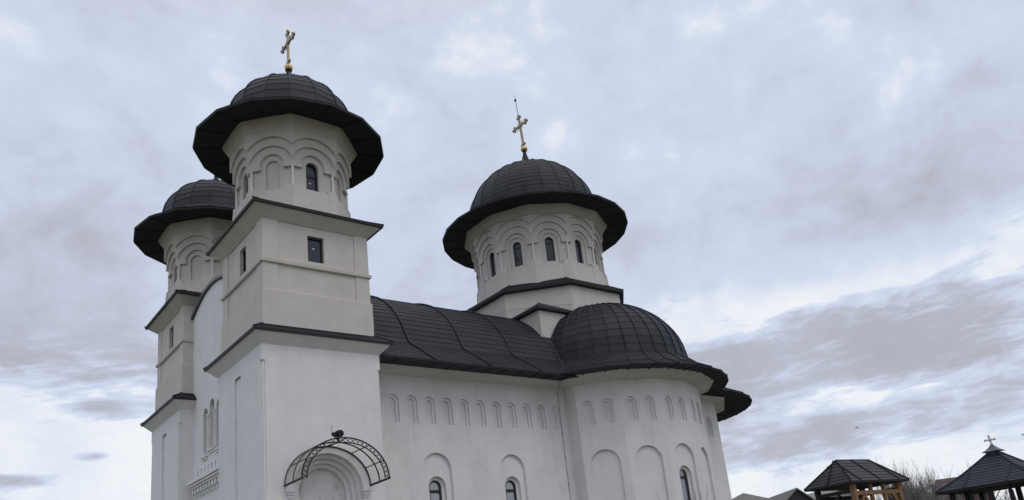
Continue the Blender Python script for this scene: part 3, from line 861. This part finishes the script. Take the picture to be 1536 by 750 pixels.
for i in range(4):
    f0, f1 = i/4, (i+1)/4
    cr.loft([ob(5.04-1.04*f0, 16.86+0.62*f0+(0.03 if i else 0)), ob(5.04-1.04*f1, 16.86+0.62*f1)], 0)
    if i: cr.loft([ob(5.04-1.04*f0, 16.86+0.62*f0), ob(5.04-1.04*f0, 16.86+0.62*f0+0.03)], 2)
for k in range(8): cr.tube([pol(DC, 22.5+45*k, 5.04/cos(pi/8), 16.88), pol(DC, 22.5+45*k, 4.0/cos(pi/8), 17.5)], 0.035, 6, 1)
cr.build('base_roof', [M['slate'], M['fascia'], M['lap']], block)

n = 12; tn = tan(pi/12); aD = [4.19, 4.095, 4.0, 3.90]
hD = 4.0*tn
curves = [arc_curve(1.08, 21.70, 21.12), arc_curve(1.07, 21.27, 20.37), foot_curve(hD, 20.86, 0.72, 19.98)]
def niche12(az):
    return [dict(loop=arch(0, 0.50, 18.58, 20.60), depth=0.07, kids=[dict(loop=arch(0, 0.27, 18.77, 20.36), depth=0.17, back=False)])]
db = drum(DC, 12, aD, curves, 21.74, dict(bottom=17.1, low=18.5, high=18.76, w=0.66, a=4.10), 20.95, niche12, None)
r12 = lambda a_, z: ring(DC, 12, a_, z)
db.loft([r12(aD[0], 21.76), r12(4.60, 22.20)])
for k in range(12): capital(DC, 15+30*k, 12, 3.89, 4.03, 19.95, 0.31, db)
cdrum = db.build('central_drum', M['beige'], church)
for k in range(12): column(DC, 15+30*k, 4.095, 18.76, 19.94, 0.3, cdrum)
for k in range(12):
    window('window', face_frame(DC, 30*k, aD[3]), 0, 0.27, 18.77, 20.36, 0.24, cdrum, transoms=((20.0, 0.06),), fw=0.045)
edge_z, Re = 22.16, 6.10
br = MB()
R0 = [pol(DC, 15*k, 4.55, 22.205) for k in range(24)][::-1]; R1 = [pol(DC, 15*k, Re-0.03, edge_z) for k in range(24)][::-1]
R2 = [pol(DC, 15*k, Re, edge_z+0.01) for k in range(24)][::-1]; R3 = [pol(DC, 15*k, Re+0.015, edge_z+0.11) for k in range(24)][::-1]
br.loft([R0, R1], 0); br.loft([R1, R2, R3], 1)
for k in range(24): br.beam(pol(DC, 15*k, 4.75, 22.19), pol(DC, 15*k, Re-0.1, edge_z-0.005), 0.06, 0.035, 1)
br.build('brim', [M['soffit'], M['fascia']], cdrum)
skirt = resample([(Re+0.015, edge_z+0.11), (5.15, 22.72), (4.33, 23.10)], 0.30)
dome = resample([(4.27*cos(pi/2*i/40), 23.15+4.13*sin(pi/2*i/40)) for i in range(41)], 0.33)
prof = skirt+dome[1:]
rf, azs = revolve_roof(DC, 24, prof, None, None, 0.0)
for az in azs: rib_line(rf, DC, az, prof[1:], 0.034, 0.022)
rf.build('dome_roof', [M['slate'], M['lap'], M['rib']], cdrum)
fb = MB()
fb.lathe([(0.56, 27.24), (0.36, 27.55), (0.25, 27.95), (0.14, 28.35), (0.10, 28.58), (0.09, 28.60)], DC, 16, 1)
fb.sphere((XD, YC, 28.80), 0.245, 20, 0)
fb.build('finial_ball', [M['gold'], M['slate']], cdrum, smooth=True)
cross(DC, 28.98, 2.55, 30.70, 0.76, 0.145, cdrum, lean=(0, 0.16))
rb = MB()
rb.tube([(XD, YC+0.14, 31.4), (XD, YC+0.27, 32.75)], 0.022, 6); rb.sphere((XD, YC+0.275, 32.85), 0.085, 10, 0, (1, 1, 1.3)); rb.tube([(XD, YC+0.28, 32.9), (XD, YC+0.30, 33.3)], [0.018, 0.006], 6)
rb.build('lightning_rod', M['iron'], cdrum)

# lightning conductor: down the valley, over the eaves and down the nave wall
wb = MB()
val = [(16.72, 2.93, 14.7), (16.72, 2.93, 13.35), (17.05, 2.5, 12.6), (16.95, 2.03, 11.75), (16.2, 1.05, 11.02), (15.45, 0.2, 10.36), (15.25, -0.05, 10.15), (16.0, 1.2, 9.92), (16.14, 1.57, 9.6), (16.1, 1.57, 8.4), (16.09, 1.57, 6.2), (16.1, 1.57, 0.3)]
wb.tube(val, 0.010, 5)
for z in (8.66, 7.38, 6.16, 4.88, 3.6): wb.sphere((16.1, 1.57, z), 0.032, 8)
w2 = [pol(DC, az, 4.76/cos(pi/8)*0.985 if abs((az % 45)-22.5) < 12 else 4.79, 15.55+0.12*cos(az*3.1)) for az in range(85, 20, -8)]
wb.tube(w2, 0.008, 5)
wb.tube([pol(DC, 106, 6.15, 22.4), pol(DC, 105, 6.16, 22.2), pol(DC, 95, 5.6, 22.12), pol(DC, 90, 4.7, 22.1), pol(DC, 88, 4.13, 21.5), pol(DC, 86, 4.12, 19.2), pol(DC, 82, 4.15, 17.6)], 0.008, 5)
wb.build('conductor_wire', M['wire'], church)

# ================================================================ CANOPY OVER THE SIDE DOOR
can = thing('entrance_canopy', 'arched black iron canopy with clear panels over the walled-up side door', 'canopy', (2.55, -0.7, 4.6))
CX, RX, RZ, ZC, DEP = 2.52, 1.74, 1.50, 4.62, 1.45
cp = lambda th, y, k=1.0, dz=0.0: Vector((CX+0.05*(-y/DEP)+RX*k*cos(th), y, ZC+0.04*(-y/DEP)+(RZ*k if k == 1 else RZ-(RX-RX*k))*sin(th)+dz))
ths = [pi*i/36 for i in range(37)]
def arcbar(y, r=0.027, k=1.0): b = MB(); b.tube([cp(t, y, k) for t in ths], r, 6); return b
for y in (-0.03, -DEP/2): arcbar(y).build('arch_bar', M['iron'], can)
lat = MB()
ki = 0.895
lat.tube([cp(t, -DEP) for t in ths], 0.027, 6); lat.tube([cp(t, -DEP, ki) for t in ths], 0.022, 6)
nl = 26
for i in range(nl):
    t0, t1 = pi*i/nl, pi*(i+1)/nl
    lat.tube([cp(t0, -DEP), cp(t1, -DEP, ki)], 0.010, 5); lat.tube([cp(t1, -DEP), cp(t0, -DEP, ki)], 0.010, 5)
    m_ = (cp((t0+t1)/2, -DEP)+cp((t0+t1)/2, -DEP, ki))/2
    lat.sphere(m_, 0.026, 8)
lat.build('lattice_arch', M['iron'], can)
for deg in (27, 56, 88, 122, 152):
    t = radians(deg); b = MB(); b.tube([cp(t, -0.03), cp(t, -DEP)], 0.021, 6); b.build('purlin', M['iron'], can)
for t in (0, pi):
    b = MB(); b.beam(cp(t, 0.0), cp(t, -DEP-0.05), 0.055, 0.07); b.build('foot_bar', M['iron'], can)
sh = MB()
for a, b_ in zip(ths, ths[1:]):
    for y0, y1 in ((-0.04, -DEP/2), (-DEP/2, -DEP)):
        o_ = 0.03
        q = [cp(a, y0, 1.0), cp(b_, y0, 1.0), cp(b_, y1, 1.0), cp(a, y1, 1.0)]
        q = [Vector((p.x+o_*cos(t_), p.y, p.z+o_*sin(t_))) for p, t_ in zip(q, (a, b_, b_, a))]
        sh.face(q, 0)
sh.build('clear_sheet', M['sheet'], can)

fl = thing('floodlight', 'small round black floodlight mounted on top of the arched canopy', 'floodlight', (2.35, -1.2, 6.15))
b = MB()
ang = radians(40)
d_ = Vector((sin(ang)*0.4-0.1, -0.9, -0.12)).normalized(); cen = Vector((2.42, -1.2, 6.36))
b.tube([cen+d_*0.16, cen+d_*0.13, cen-d_*0.05, cen-d_*0.14], [0.125, 0.135, 0.125, 0.08], 18)
b.build('lamp_body', M['iron'], fl)
b = MB(); b.box((2.16, -1.26, 6.27), (2.28, -1.14, 6.39)); b.beam((2.18, -1.2, 6.3), (2.38, -1.2, 6.16), 0.05, 0.05); b.beam((2.40, -1.2, 6.32), (2.40, -1.2, 6.08), 0.07, 0.07)
b.build('bracket', M['iron'], fl)
b = MB(); b.tube([(2.18, -1.2, 6.38), (2.12, -1.22, 6.47), (2.15, -1.2, 6.57), (2.21, -1.18, 6.64), (2.20, -1.18, 6.70)], 0.008, 5); b.build('loose_cable', M['iron'], fl)

# pale stone lamp head on the tower wall, only its hood shows
wl = thing('wall_lantern', 'pale wall lantern with a pointed hood beside the canopy', 'lantern', (0.5, -0.2, 3.7))
b = MB()
hood = [(0.24, 3.92), (0.22, 3.98), (0.15, 4.08), (0.07, 4.15), (0.03, 4.19)]
b.lathe(hood, (0.46, -0.28), 6); b.build('hood', M['stone'], wl)
b = MB(); b.lathe([(0.08, 3.55), (0.13, 3.59), (0.17, 3.92), (0.17, 3.93)], (0.46, -0.28), 6); b.build('lantern_body', M['glass'], wl)
b = MB(); b.beam((0.46, -0.28, 3.57), (0.46, 0.0, 3.47), 0.05, 0.05); b.build('wall_bracket', M['iron'], wl)

# ================================================================ TIMBER SHELTER
Lc, Fc, Rc_ = Vector((17.44, -10.35, 0)), Vector((17.20, -12.47, 0)), Vector((20.76, -12.86, 0))
SC = (Lc+Rc_)/2; ex = (Rc_-Fc).normalized(); ey = Vector((-ex.y, ex.x, 0)); HX, HY = (Rc_-Fc).length/2, (Lc-Fc).length/2
gz = ground_z(SC.x, SC.y)
she = thing('timber_shelter', 'open timber shelter with honey brown posts under a dark hipped roof', 'shelter', (SC.x, SC.y, gz))
S = lambda u, v, z: SC + ex*u + ey*v + Vector((0, 0, z))
ZE, ZR, RL = 2.60, 3.55, 1.02
b = MB()
def slope(p0, p1, q0, q1, nc, mats=(0, 1)):
    """courses of slabs from the eave p0-p1 to the ridge q0-q1"""
    p0, p1, q0, q1 = map(Vector, (p0, p1, q0, q1))
    nv = (p1-p0).cross(q0-p0 if (q0-p0).length > .01 else q1-p0).normalized()*0.014
    for i in range(nc):
        a, c_ = i/nc, (i+1)/nc
        A, B_ = p0.lerp(q0, a)+nv, p1.lerp(q1, a)+nv; C_, D_ = p1.lerp(q1, c_), p0.lerp(q0, c_)
        b.face([A, B_, C_, D_] if (C_-D_).length > 1e-4 else [A, B_, C_], mats[0])
        if i: b.face([A-nv, B_-nv, B_, A], mats[1])
eave = [S(-HX, -HY, ZE), S(HX, -HY, ZE), S(HX, HY, ZE), S(-HX, HY, ZE)]
r0, r1 = S(-RL+0.08, 0, ZR), S(RL+0.08, 0, ZR)
slope(eave[0], eave[1], r0, r1, 7); slope(eave[2], eave[3], r1, r0, 7); slope(eave[1], eave[2], r1, r1, 7); slope(eave[3], eave[0], r0, r0, 7)
for p, q in ((eave[0], r0), (eave[3], r0), (eave[1], r1), (eave[2], r1), (r0, r1)): b.tube([p+Vector((0, 0, .03)), q+Vector((0, 0, .03))], 0.028, 6, 1)
for u in (-HX*0.66, 0.0, HX*0.66):
    for sgn in (-1, 1):
        top_u = max(-RL, min(RL, u)); f = 1.0
        if abs(u) > RL: f = (HX-abs(u))/(HX-RL)
        p = S(u, sgn*HY, ZE+0.03); q = S(u, sgn*HY*(1-f), ZE+(ZR-ZE)*f+0.03); b.tube([p, q], 0.022, 6, 1)
for s_ in (-1, 1): b.tube([S(s_*HX, 0, ZE+0.03), S(s_*(RL+0.08), 0, ZR+0.03)], 0.022, 6, 1)
b.build('hipped_roof', [M['greyslab'], M['lap']], she)
b = MB()
b.loft([[S(-HX, -HY, ZE-0.05), S(HX, -HY, ZE-0.05), S(HX, HY, ZE-0.05), S(-HX, HY, ZE-0.05)], [S(-HX-.01, -HY-.01, ZE+0.03), S(HX+.01, -HY-.01, ZE+0.03), S(HX+.01, HY+.01, ZE+0.03), S(-HX-.01, HY+.01, ZE+0.03)]], 0)
b.face([S(-HX, -HY, ZE-0.045), S(-HX, HY, ZE-0.045), S(HX, HY, ZE-0.045), S(HX, -HY, ZE-0.045)], 0)
b.build('eaves_board', M['darkwood'], she)
PX, PY = HX-0.40, HY-0.28
for u in (-PX, PX):
    for v in (-PY, PY):
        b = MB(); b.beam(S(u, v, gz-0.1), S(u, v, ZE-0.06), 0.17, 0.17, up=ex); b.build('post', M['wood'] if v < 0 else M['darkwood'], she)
for v in (-PY, PY):
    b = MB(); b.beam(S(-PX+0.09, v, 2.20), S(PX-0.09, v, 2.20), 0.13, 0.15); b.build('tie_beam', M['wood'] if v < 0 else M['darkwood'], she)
for u in (-PX, PX):
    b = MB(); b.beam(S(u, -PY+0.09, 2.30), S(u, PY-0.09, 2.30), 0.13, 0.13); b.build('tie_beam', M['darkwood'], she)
for u0, u1 in ((-0.35, -0.35), (0.45, 0.45)):
    b = MB(); b.beam(S(u0, -PY+0.01, gz-0.1), S(u1, -PY+0.01, ZE-0.08), 0.12, 0.12, up=ex); b.build('stud', M['wood'], she)
for u, s_ in ((-PX, 1), (PX, -1), (-0.35, -1)):
    b = MB(); b.beam(S(u+s_*0.05, -PY-0.02, 1.45), S(u+s_*0.52, -PY-0.02, 2.14), 0.09, 0.10); b.build('brace', M['wood'], she)
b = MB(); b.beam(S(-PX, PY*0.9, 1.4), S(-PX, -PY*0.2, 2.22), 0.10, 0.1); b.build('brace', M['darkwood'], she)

# ================================================================ GAZEBO
gc = Vector((24.0, -14.89, 0)); ga = radians(0.72); g1 = Vector((cos(ga), sin(ga), 0)); g2 = Vector((-g1.y, g1.x, 0)); GH = 1.82
gg = ground_z(gc.x, gc.y)
gaz = thing('gazebo', 'dark square gazebo with a flared blue-grey roof topped by a pale metal cross', 'gazebo', (gc.x, gc.y, gg))
G = lambda u, v, z: gc + g1*u + g2*v + Vector((0, 0, z))
prof = [(1.0, 2.03), (0.80, 2.25), (0.60, 2.50), (0.40, 2.80), (0.22, 3.08), (0.10, 3.27)]
pr2 = resample(smooth_pts(prof), 0.135)
pr2 = [(k*GH, z) for k, z in pr2]
b = MB()
sqr = lambda h_, z: [G(-h_, -h_, z), G(h_, -h_, z), G(h_, h_, z), G(-h_, h_, z)]
for i, ((h0, za), (h1, zb)) in enumerate(zip(pr2, pr2[1:])):
    b.loft([sqr(h0+0.008, za+0.012), sqr(h1, zb)], 0)
    if i: b.loft([sqr(h0, za), sqr(h0+0.008, za+0.012)], 1)
for sx, sy in ((-1, -1), (1, -1), (1, 1), (-1, 1)): b.tube([G(sx*h_, sy*h_, z+0.03) for h_, z in pr2], 0.032, 6, 0)
for q in (-0.42, 0.42):
    for dx, dy in ((-1, 0), (1, 0), (0, -1), (0, 1)):
        pts = []
        for h_, z in pr2:
            if h_ < abs(q)*GH*1.02: break
            pts.append(G(dx*h_ if dx else q*GH, dy*h_ if dy else q*GH, z+0.03))
        if len(pts) > 1: b.tube(pts, 0.026, 6, 0)
b.build('flared_roof', [M['bluegrey'], M['lap']], gaz)
b = MB()
b.loft([sqr(GH-0.02, 1.93), sqr(GH+0.01, 2.04)], 0); b.face(list(reversed(sqr(GH-0.02, 1.935))), 0)
b.build('eaves_board', M['darkwood'], gaz)
b = MB()
b.loft([sqr(0.19, 3.18), sqr(0.17, 3.36)], 0); b.loft([sqr(0.32, 3.345), sqr(0.33, 3.36), sqr(0.20, 3.44), sqr(0.11, 3.53), sqr(0.04, 3.63), sqr(0.02, 3.64)], 0); b.face(list(reversed(sqr(0.32, 3.346))), 0)
b.build('roof_cap', M['zinc'], gaz)
b = MB()
cz = 3.60
b.beam(G(0, 0, cz), G(0, 0.03, cz+0.38), 0.065, 0.05, up=g1); b.beam(G(0, -0.15, cz+0.23), G(0, 0.19, cz+0.23), 0.065, 0.05, up=g1)
for p, r in (((0, .03, cz+.38), .05), ((0, -.16, cz+.23), .05), ((0, .20, cz+.23), .05), ((0, .02, cz+.23), .065), ((0, 0, cz+.06), .055)):
    b.sphere(G(*p), r, 8)
b.build('cross', M['silver'], gaz)
for u, v in ((-1, -1), (1, -1), (1, 1), (-1, 1), (-1, 0), (0, -1), (1, 0), (0, 1), (-1, 0.5), (-1, -0.5)):
    b = MB(); w_ = 0.17 if abs(u)+abs(v) == 2 or 0 in (u, v) else 0.10
    b.beam(G(u*(GH-0.42), v*(GH-0.42), gg-0.1), G(u*(GH-0.42), v*(GH-0.42), 1.94), w_, w_, up=g1); b.build('post', M['darkwood'], gaz)
for (u0, v0, u1, v1) in ((-1, -1, 1, -1), (1, -1, 1, 1), (1, 1, -1, 1), (-1, 1, -1, -1)):
    b = MB(); b.beam(G(u0*(GH-0.42), v0*(GH-0.42), 0.62), G(u1*(GH-0.42), v1*(GH-0.42), 0.62), 0.08, 0.1); b.build('rail', M['darkwood'], gaz)

# a second pavilion roof just reaches in at the right edge
def edge_pavilion():
    q = CAM + Vector((cos(radians(18.3)), sin(radians(18.3)), 0))*52
    c = (q.x, q.y); t = thing('pavilion', 'dark blue pointed pavilion roof cut off by the right edge of the picture', 'pavilion', (q.x, q.y, -1.0))
    b = MB(); b.lathe([(2.6, 2.75), (1.5, 3.3), (0.95, 3.72), (0.5, 4.15), (0.02, 4.75)], c, 8); b.build('roof', M['bluegrey'], t)
    for k in range(4):
        b = MB(); p = (c[0]+1.9*cos(pi/4+k*pi/2), c[1]+1.9*sin(pi/4+k*pi/2)); b.beam((*p, -1.0), (*p, 2.5), 0.2, 0.2); b.build('post', M['darkwood'], t)
edge_pavilion()

# ================================================================ FAR HOUSES
def azd(az, dist): return CAM+Vector((cos(radians(az)), sin(radians(az)), 0))*dist
def at(az_dir, dist): return CAM + Vector((az_dir[0], az_dir[1], 0))*dist
def gable_house(name, label, cat, c, rot, L_, Wd, eave, ridge, wall, roofm, hip=0.0, chimney=False, bottom=-3.5, over=0.35, windows=()):
    e = Vector((cos(rot), sin(rot), 0)); f = Vector((-e.y, e.x, 0))
    t = thing(name, label, cat, (c.x, c.y, bottom))
    H = lambda u, v, z: Vector((c.x, c.y, 0))+e*u+f*v+Vector((0, 0, z))
    b = MB()
    lo = [H(-L_, -Wd, bottom), H(L_, -Wd, bottom), H(L_, Wd, bottom), H(-L_, Wd, bottom)]; hi = [H(-L_, -Wd, eave), H(L_, -Wd, eave), H(L_, Wd, eave), H(-L_, Wd, eave)]
    b.loft([lo, hi]); b.face([hi[1], hi[2], H(L_, 0, ridge-0.02)] if not hip else [hi[0], hi[1], hi[2], hi[3]]);
    if not hip: b.face([hi[3], hi[0], H(-L_, 0, ridge-0.02)])
    b.build('wall', wall, t)
    b = MB(); o = over
    k = (ridge-eave)/Wd
    A = [H(-L_-o, -Wd-o, eave-k*o), H(L_+o, -Wd-o, eave-k*o), H(L_+o, Wd+o, eave-k*o), H(-L_-o, Wd+o, eave-k*o)]
    q0, q1 = H(-L_-o+hip*(Wd+o), 0, ridge+0.02), H(L_+o-hip*(Wd+o), 0, ridge+0.02)
    th_ = Vector((0, 0, 0.12))
    b.face([A[0]+th_, A[1]+th_, q1+th_, q0+th_]); b.face([A[2]+th_, A[3]+th_, q0+th_, q1+th_])
    if hip: b.face([A[1]+th_, A[2]+th_, q1+th_]); b.face([A[3]+th_, A[0]+th_, q0+th_])
    for p, q in ((A[0], A[1]), (A[1], A[2]), (A[2], A[3]), (A[3], A[0])): b.face([p, q, q+th_, p+th_])
    if not hip:
        for p, q in ((A[1], q1), (q1, A[2]), (A[3], q0), (q0, A[0])): b.face([p, q, q+th_, p+th_])
    b.build('roof', roofm, t)
    for (side, u, z0, z1, w_) in windows:
        b = MB(); v0 = side*(Wd+0.02); b.hexa([H(u-w_, v0, z0), H(u+w_, v0, z0), H(u+w_, v0-side*.1, z0), H(u-w_, v0-side*.1, z0), H(u-w_, v0, z1), H(u+w_, v0, z1), H(u+w_, v0-side*.1, z1), H(u-w_, v0-side*.1, z1)]); b.build('window', M['glass'], t)
    return t
c = at((0.8101, 0.5863), 80); gable_house('house', 'grey rendered house with a low hipped roof beside the church apse', 'house', c, radians(38), 2.7, 2.0, 5.75, 6.6, M['render_grey'], M['tile_grey'], hip=0.8, windows=((-1, -1.0, 4.0, 5.3, 0.5), (-1, 1.2, 4.0, 5.3, 0.5)))
c = azd(33.4, 63); gable_house('shed', 'dark boarded shed with a plain brown roof left of the timber shelter', 'shed', c, radians(52.7), 3.15, 1.5, 3.6, 4.85, M['darkboard'], M['tile_grey'], over=0.15)
c = azd(31.0, 67); gable_house('house', 'pale grey sheet-roofed house half hidden behind the timber shelter', 'house', c, radians(60), 3.2, 2.0, 3.5, 4.95, M['render_grey'], M['tile_pale'], windows=((-1, -1.6, 1.8, 2.9, 0.4),))
c = azd(22.9, 100); gable_house('house', 'brick house with a weathered brown roof half hidden behind the gazebo', 'house', c, radians(-58), 2.4, 1.7, 5.2, 6.85, M['brick'], M['tile_red'], hip=0.35)

# ================================================================ BARE TREES AND SHRUBS
def branch(mb, p, d, l, r, depth, spread, rr, up=0.25, nseg=3):
    pts = [p]; rs = [r]; q = p; dd = d
    for i in range(nseg):
        dd = (dd+Vector((rr.uniform(-1, 1), rr.uniform(-1, 1), rr.uniform(-0.6, 1)))*0.16).normalized()
        q = q+dd*l/nseg; pts.append(q); rs.append(max(0.007, r*(1-0.5*(i+1)/nseg)))
    mb.tube(pts, rs, 4 if depth > 1 else 3, 0, cap=False)
    if depth <= 0: return
    for k in range(rr.randint(3, 4)):
        i = rr.randint(1, nseg); t = Vector((rr.uniform(-1, 1), rr.uniform(-1, 1), rr.uniform(-0.3, 1)))*spread
        nd = (dd+t+Vector((0, 0, up))).normalized()
        branch(mb, pts[i], nd, l*rr.uniform(0.5, 0.78), max(0.011, rs[i]*0.7), depth-1, spread, rr, up, nseg)

def bush(label, c, zt, w, seed, stems=14, depth=3, mat='bark', group=None, name='bush', r=0.035, cat='bush', lean=0.75):
    rr = random.Random(seed); z0 = ground_z(c.x, c.y)
    t = thing(name, label, cat, (c.x, c.y, z0), group)
    H = zt-z0
    for mats, frac in (('stem', 1.0),):
        b = MB()
        for i in range(stems):
            a = rr.uniform(0, 2*pi); rad = w*sqrt(rr.random())*0.5
            p = Vector((c.x+rad*cos(a), c.y+rad*sin(a), z0))
            d = Vector((cos(a)*rr.uniform(0, lean), sin(a)*rr.uniform(0, lean), 1)).normalized()
            branch(b, p, d, H*rr.uniform(0.25, 0.5), r, depth, 0.8, rr, 0.15)
        k = H/max(1e-3, sorted(p[2] for p in b.v)[int(len(b.v)*0.999)]-z0)
        kx = w*0.5/max(1e-3, sorted(sqrt((p[0]-c.x)**2+(p[1]-c.y)**2) for p in b.v)[int(len(b.v)*0.97)])
        b.v = [(c.x+(p[0]-c.x)*kx, c.y+(p[1]-c.y)*kx, z0+(p[2]-z0)*k) for p in b.v]
        b.build('branches', M[mat], t)
    return t
def tree(label, c, zt, seed, group=None, depth=4, r=0.10, mat='bark'):
    rr = random.Random(seed); z0 = ground_z(c.x, c.y)
    t = thing('bare_tree', label, 'tree', (c.x, c.y, z0), group); H = zt-z0
    b = MB(); q = Vector((c.x, c.y, z0)); pts = [q+Vector((0.05*sin(i), 0.04*cos(i*2), H*0.42*i/4)) for i in range(5)]
    b.tube(pts, [r, r*.9, r*.8, r*.72, r*.62], 7); b.build('trunk', M[mat], t)
    b = MB()
    for k in range(7):
        i = rr.randint(2, 4); a = rr.uniform(0, 2*pi); d = Vector((cos(a)*0.6, sin(a)*0.6, rr.uniform(0.5, 1.2))).normalized()
        branch(b, pts[i], d, H*rr.uniform(0.24, 0.36), r*0.5, depth-1, 0.5, rr, 0.2)
    k = (H-(pts[2].z-z0))/max(1e-3, max(p[2] for p in b.v)-pts[2].z)
    b.v = [(c.x+(p[0]-c.x)*k, c.y+(p[1]-c.y)*k, pts[2].z+(p[2]-pts[2].z)*k) for p in b.v]
    b.build('crown', M[mat], t)
    return t
def pix(dirx, diry, dist): return CAM+Vector((dirx, diry, 0))*dist
bush('tall dense bare thicket just right of the timber shelter', azd(26.0, 52), 4.75, 2.5, 3, 130 ,4, r=0.05)
bush('bare thicket with pale twigs between shelter and brick house', azd(25.1, 50), 4.1, 2.4, 5, 120 ,4, 'palebark', r=0.05)
bush('low brown bare bush at the foot of the brick house', azd(24.1, 46), 2.6, 2.2, 8, 70 ,4, 'palebark', r=0.045)
bush('dark low bush seen through the shelter posts', azd(27.4, 55), 3.3, 3.0, 9, 44 ,4, r=0.05)
bush('brown bare hedge seen through the gazebo posts', azd(21.3, 62), 3.1, 5.0, 31, 60, 4, r=0.06)
bush('brown bare hedge right of the gazebo centre at the picture edge', azd(18.9, 60), 2.7, 5.0, 33, 60, 4, r=0.06)
tree('slim bare tree rising left of the brick house', azd(23.95, 58), 4.95, 11, depth=3, r=0.07)
tree('bare tree whose twigs show over the left slope of the gazebo roof', azd(21.75, 55), 4.95, 13, depth=3, r=0.08)
bush('spindly bare saplings between grey house and dark shed', azd(34.4, 66), 6.2, 1.4, 15, 5, 1, 'bark', r=0.03, lean=0.12)
bush('spindly bare saplings behind the dark shed', azd(33.3, 76), 7.2, 1.4, 17, 4, 1, 'bark', r=0.03, lean=0.12)
# shrub at the foot of the apse, its shoots reach the window
def shoots():
    rr = random.Random(21); c = azd(39.7, 33.6); z0 = ground_z(c.x, c.y)
    t = thing('shrub', 'bare shrub with thin upright shoots in front of the apse window', 'shrub', (c.x, c.y, z0))
    for (px, top) in ((-0.95, 3.35), (-0.85, 2.95), (-0.1, 2.75), (0.25, 3.3), (0.42, 3.05), (0.75, 3.35), (0.95, 2.9), (0.5, 2.7)):
        r_ = Vector((sin(radians(39.7)), -cos(radians(39.7)), 0)); b = MB()
        p0 = Vector((c.x, c.y, z0))+r_*px*0.3; p1 = Vector((c.x, c.y, top))+r_*(px+(0.16 if px > 0 else -0.22))
        pm = p0.lerp(p1, 0.5)+r_*0.05+Vector((0, 0, 0.1))
        b.tube([p0, pm, p1], [0.022, 0.015, 0.006], 5)
        b.tube([pm.lerp(p1, .3), pm.lerp(p1, .3)+r_*0.14+Vector((0, 0, .3))], [0.01, 0.004], 4)
        b.build('shoot', M['bark'], t)
shoots()

# ================================================================ BIRDS AND CABLE
def bird(label, p, s, bank):
    t = thing('bird', label, 'bird', p, 'birds in flight')
    b = MB(); P = Vector(p); f = Vector((0.8, -0.5, 0.05)).normalized(); r = Vector((0.5, 0.8, bank)).normalized(); u = r.cross(f).normalized()
    b.tube([P-f*0.22*s, P-f*0.10*s, P+f*0.02*s, P+f*0.14*s, P+f*0.20*s, P+f*0.25*s], [0.02*s, 0.055*s, 0.07*s, 0.05*s, 0.045*s, 0.008*s], 8)
    b.face([P-f*.2*s-r*.05*s, P-f*.36*s-r*.09*s, P-f*.36*s+r*.09*s, P-f*.2*s+r*.05*s])
    b.build('body', M['feather'], t, smooth=True)
    for sg in (-1, 1):
        w = MB(); a = P+f*.09*s; c2 = P-f*.08*s; e1 = P+r*sg*.3*s+u*.12*s+f*.11*s; e2 = P+r*sg*.3*s+u*.12*s-f*.06*s; tip = P+r*sg*.62*s+u*.04*s-f*.08*s
        for q in ([a, e1, e2, c2], [e1, tip, e2]):
            w.face(q); w.face([x+u*0.012 for x in reversed(q)])
        w.build('wing', M['feather'], t)
def ray_point(az, slope, dist): return CAM+Vector((cos(radians(az)), sin(radians(az)), slope))*dist
bird('small black bird flying above the timber shelter', ray_point(27.83, 0.1417, 70), 0.38, 0.5)
bird('small black bird flying at the right edge above the gazebo', ray_point(18.75, 0.1035, 70), 0.4, -0.3)
b = MB()
p0, p1 = ray_point(27.9, 0.0925, 80), ray_point(16.0, 0.1085, 80)
b.tube([p0.lerp(p1, i/24)+Vector((0, 0, -0.35*(1-(2*i/24-1)**2))) for i in range(25)], 0.0035, 4)
cab = b.build('overhead_cable', M['wire']); tag(cab, 'thin dark overhead cable crossing the sky above the shelter and the gazebo', 'cable')
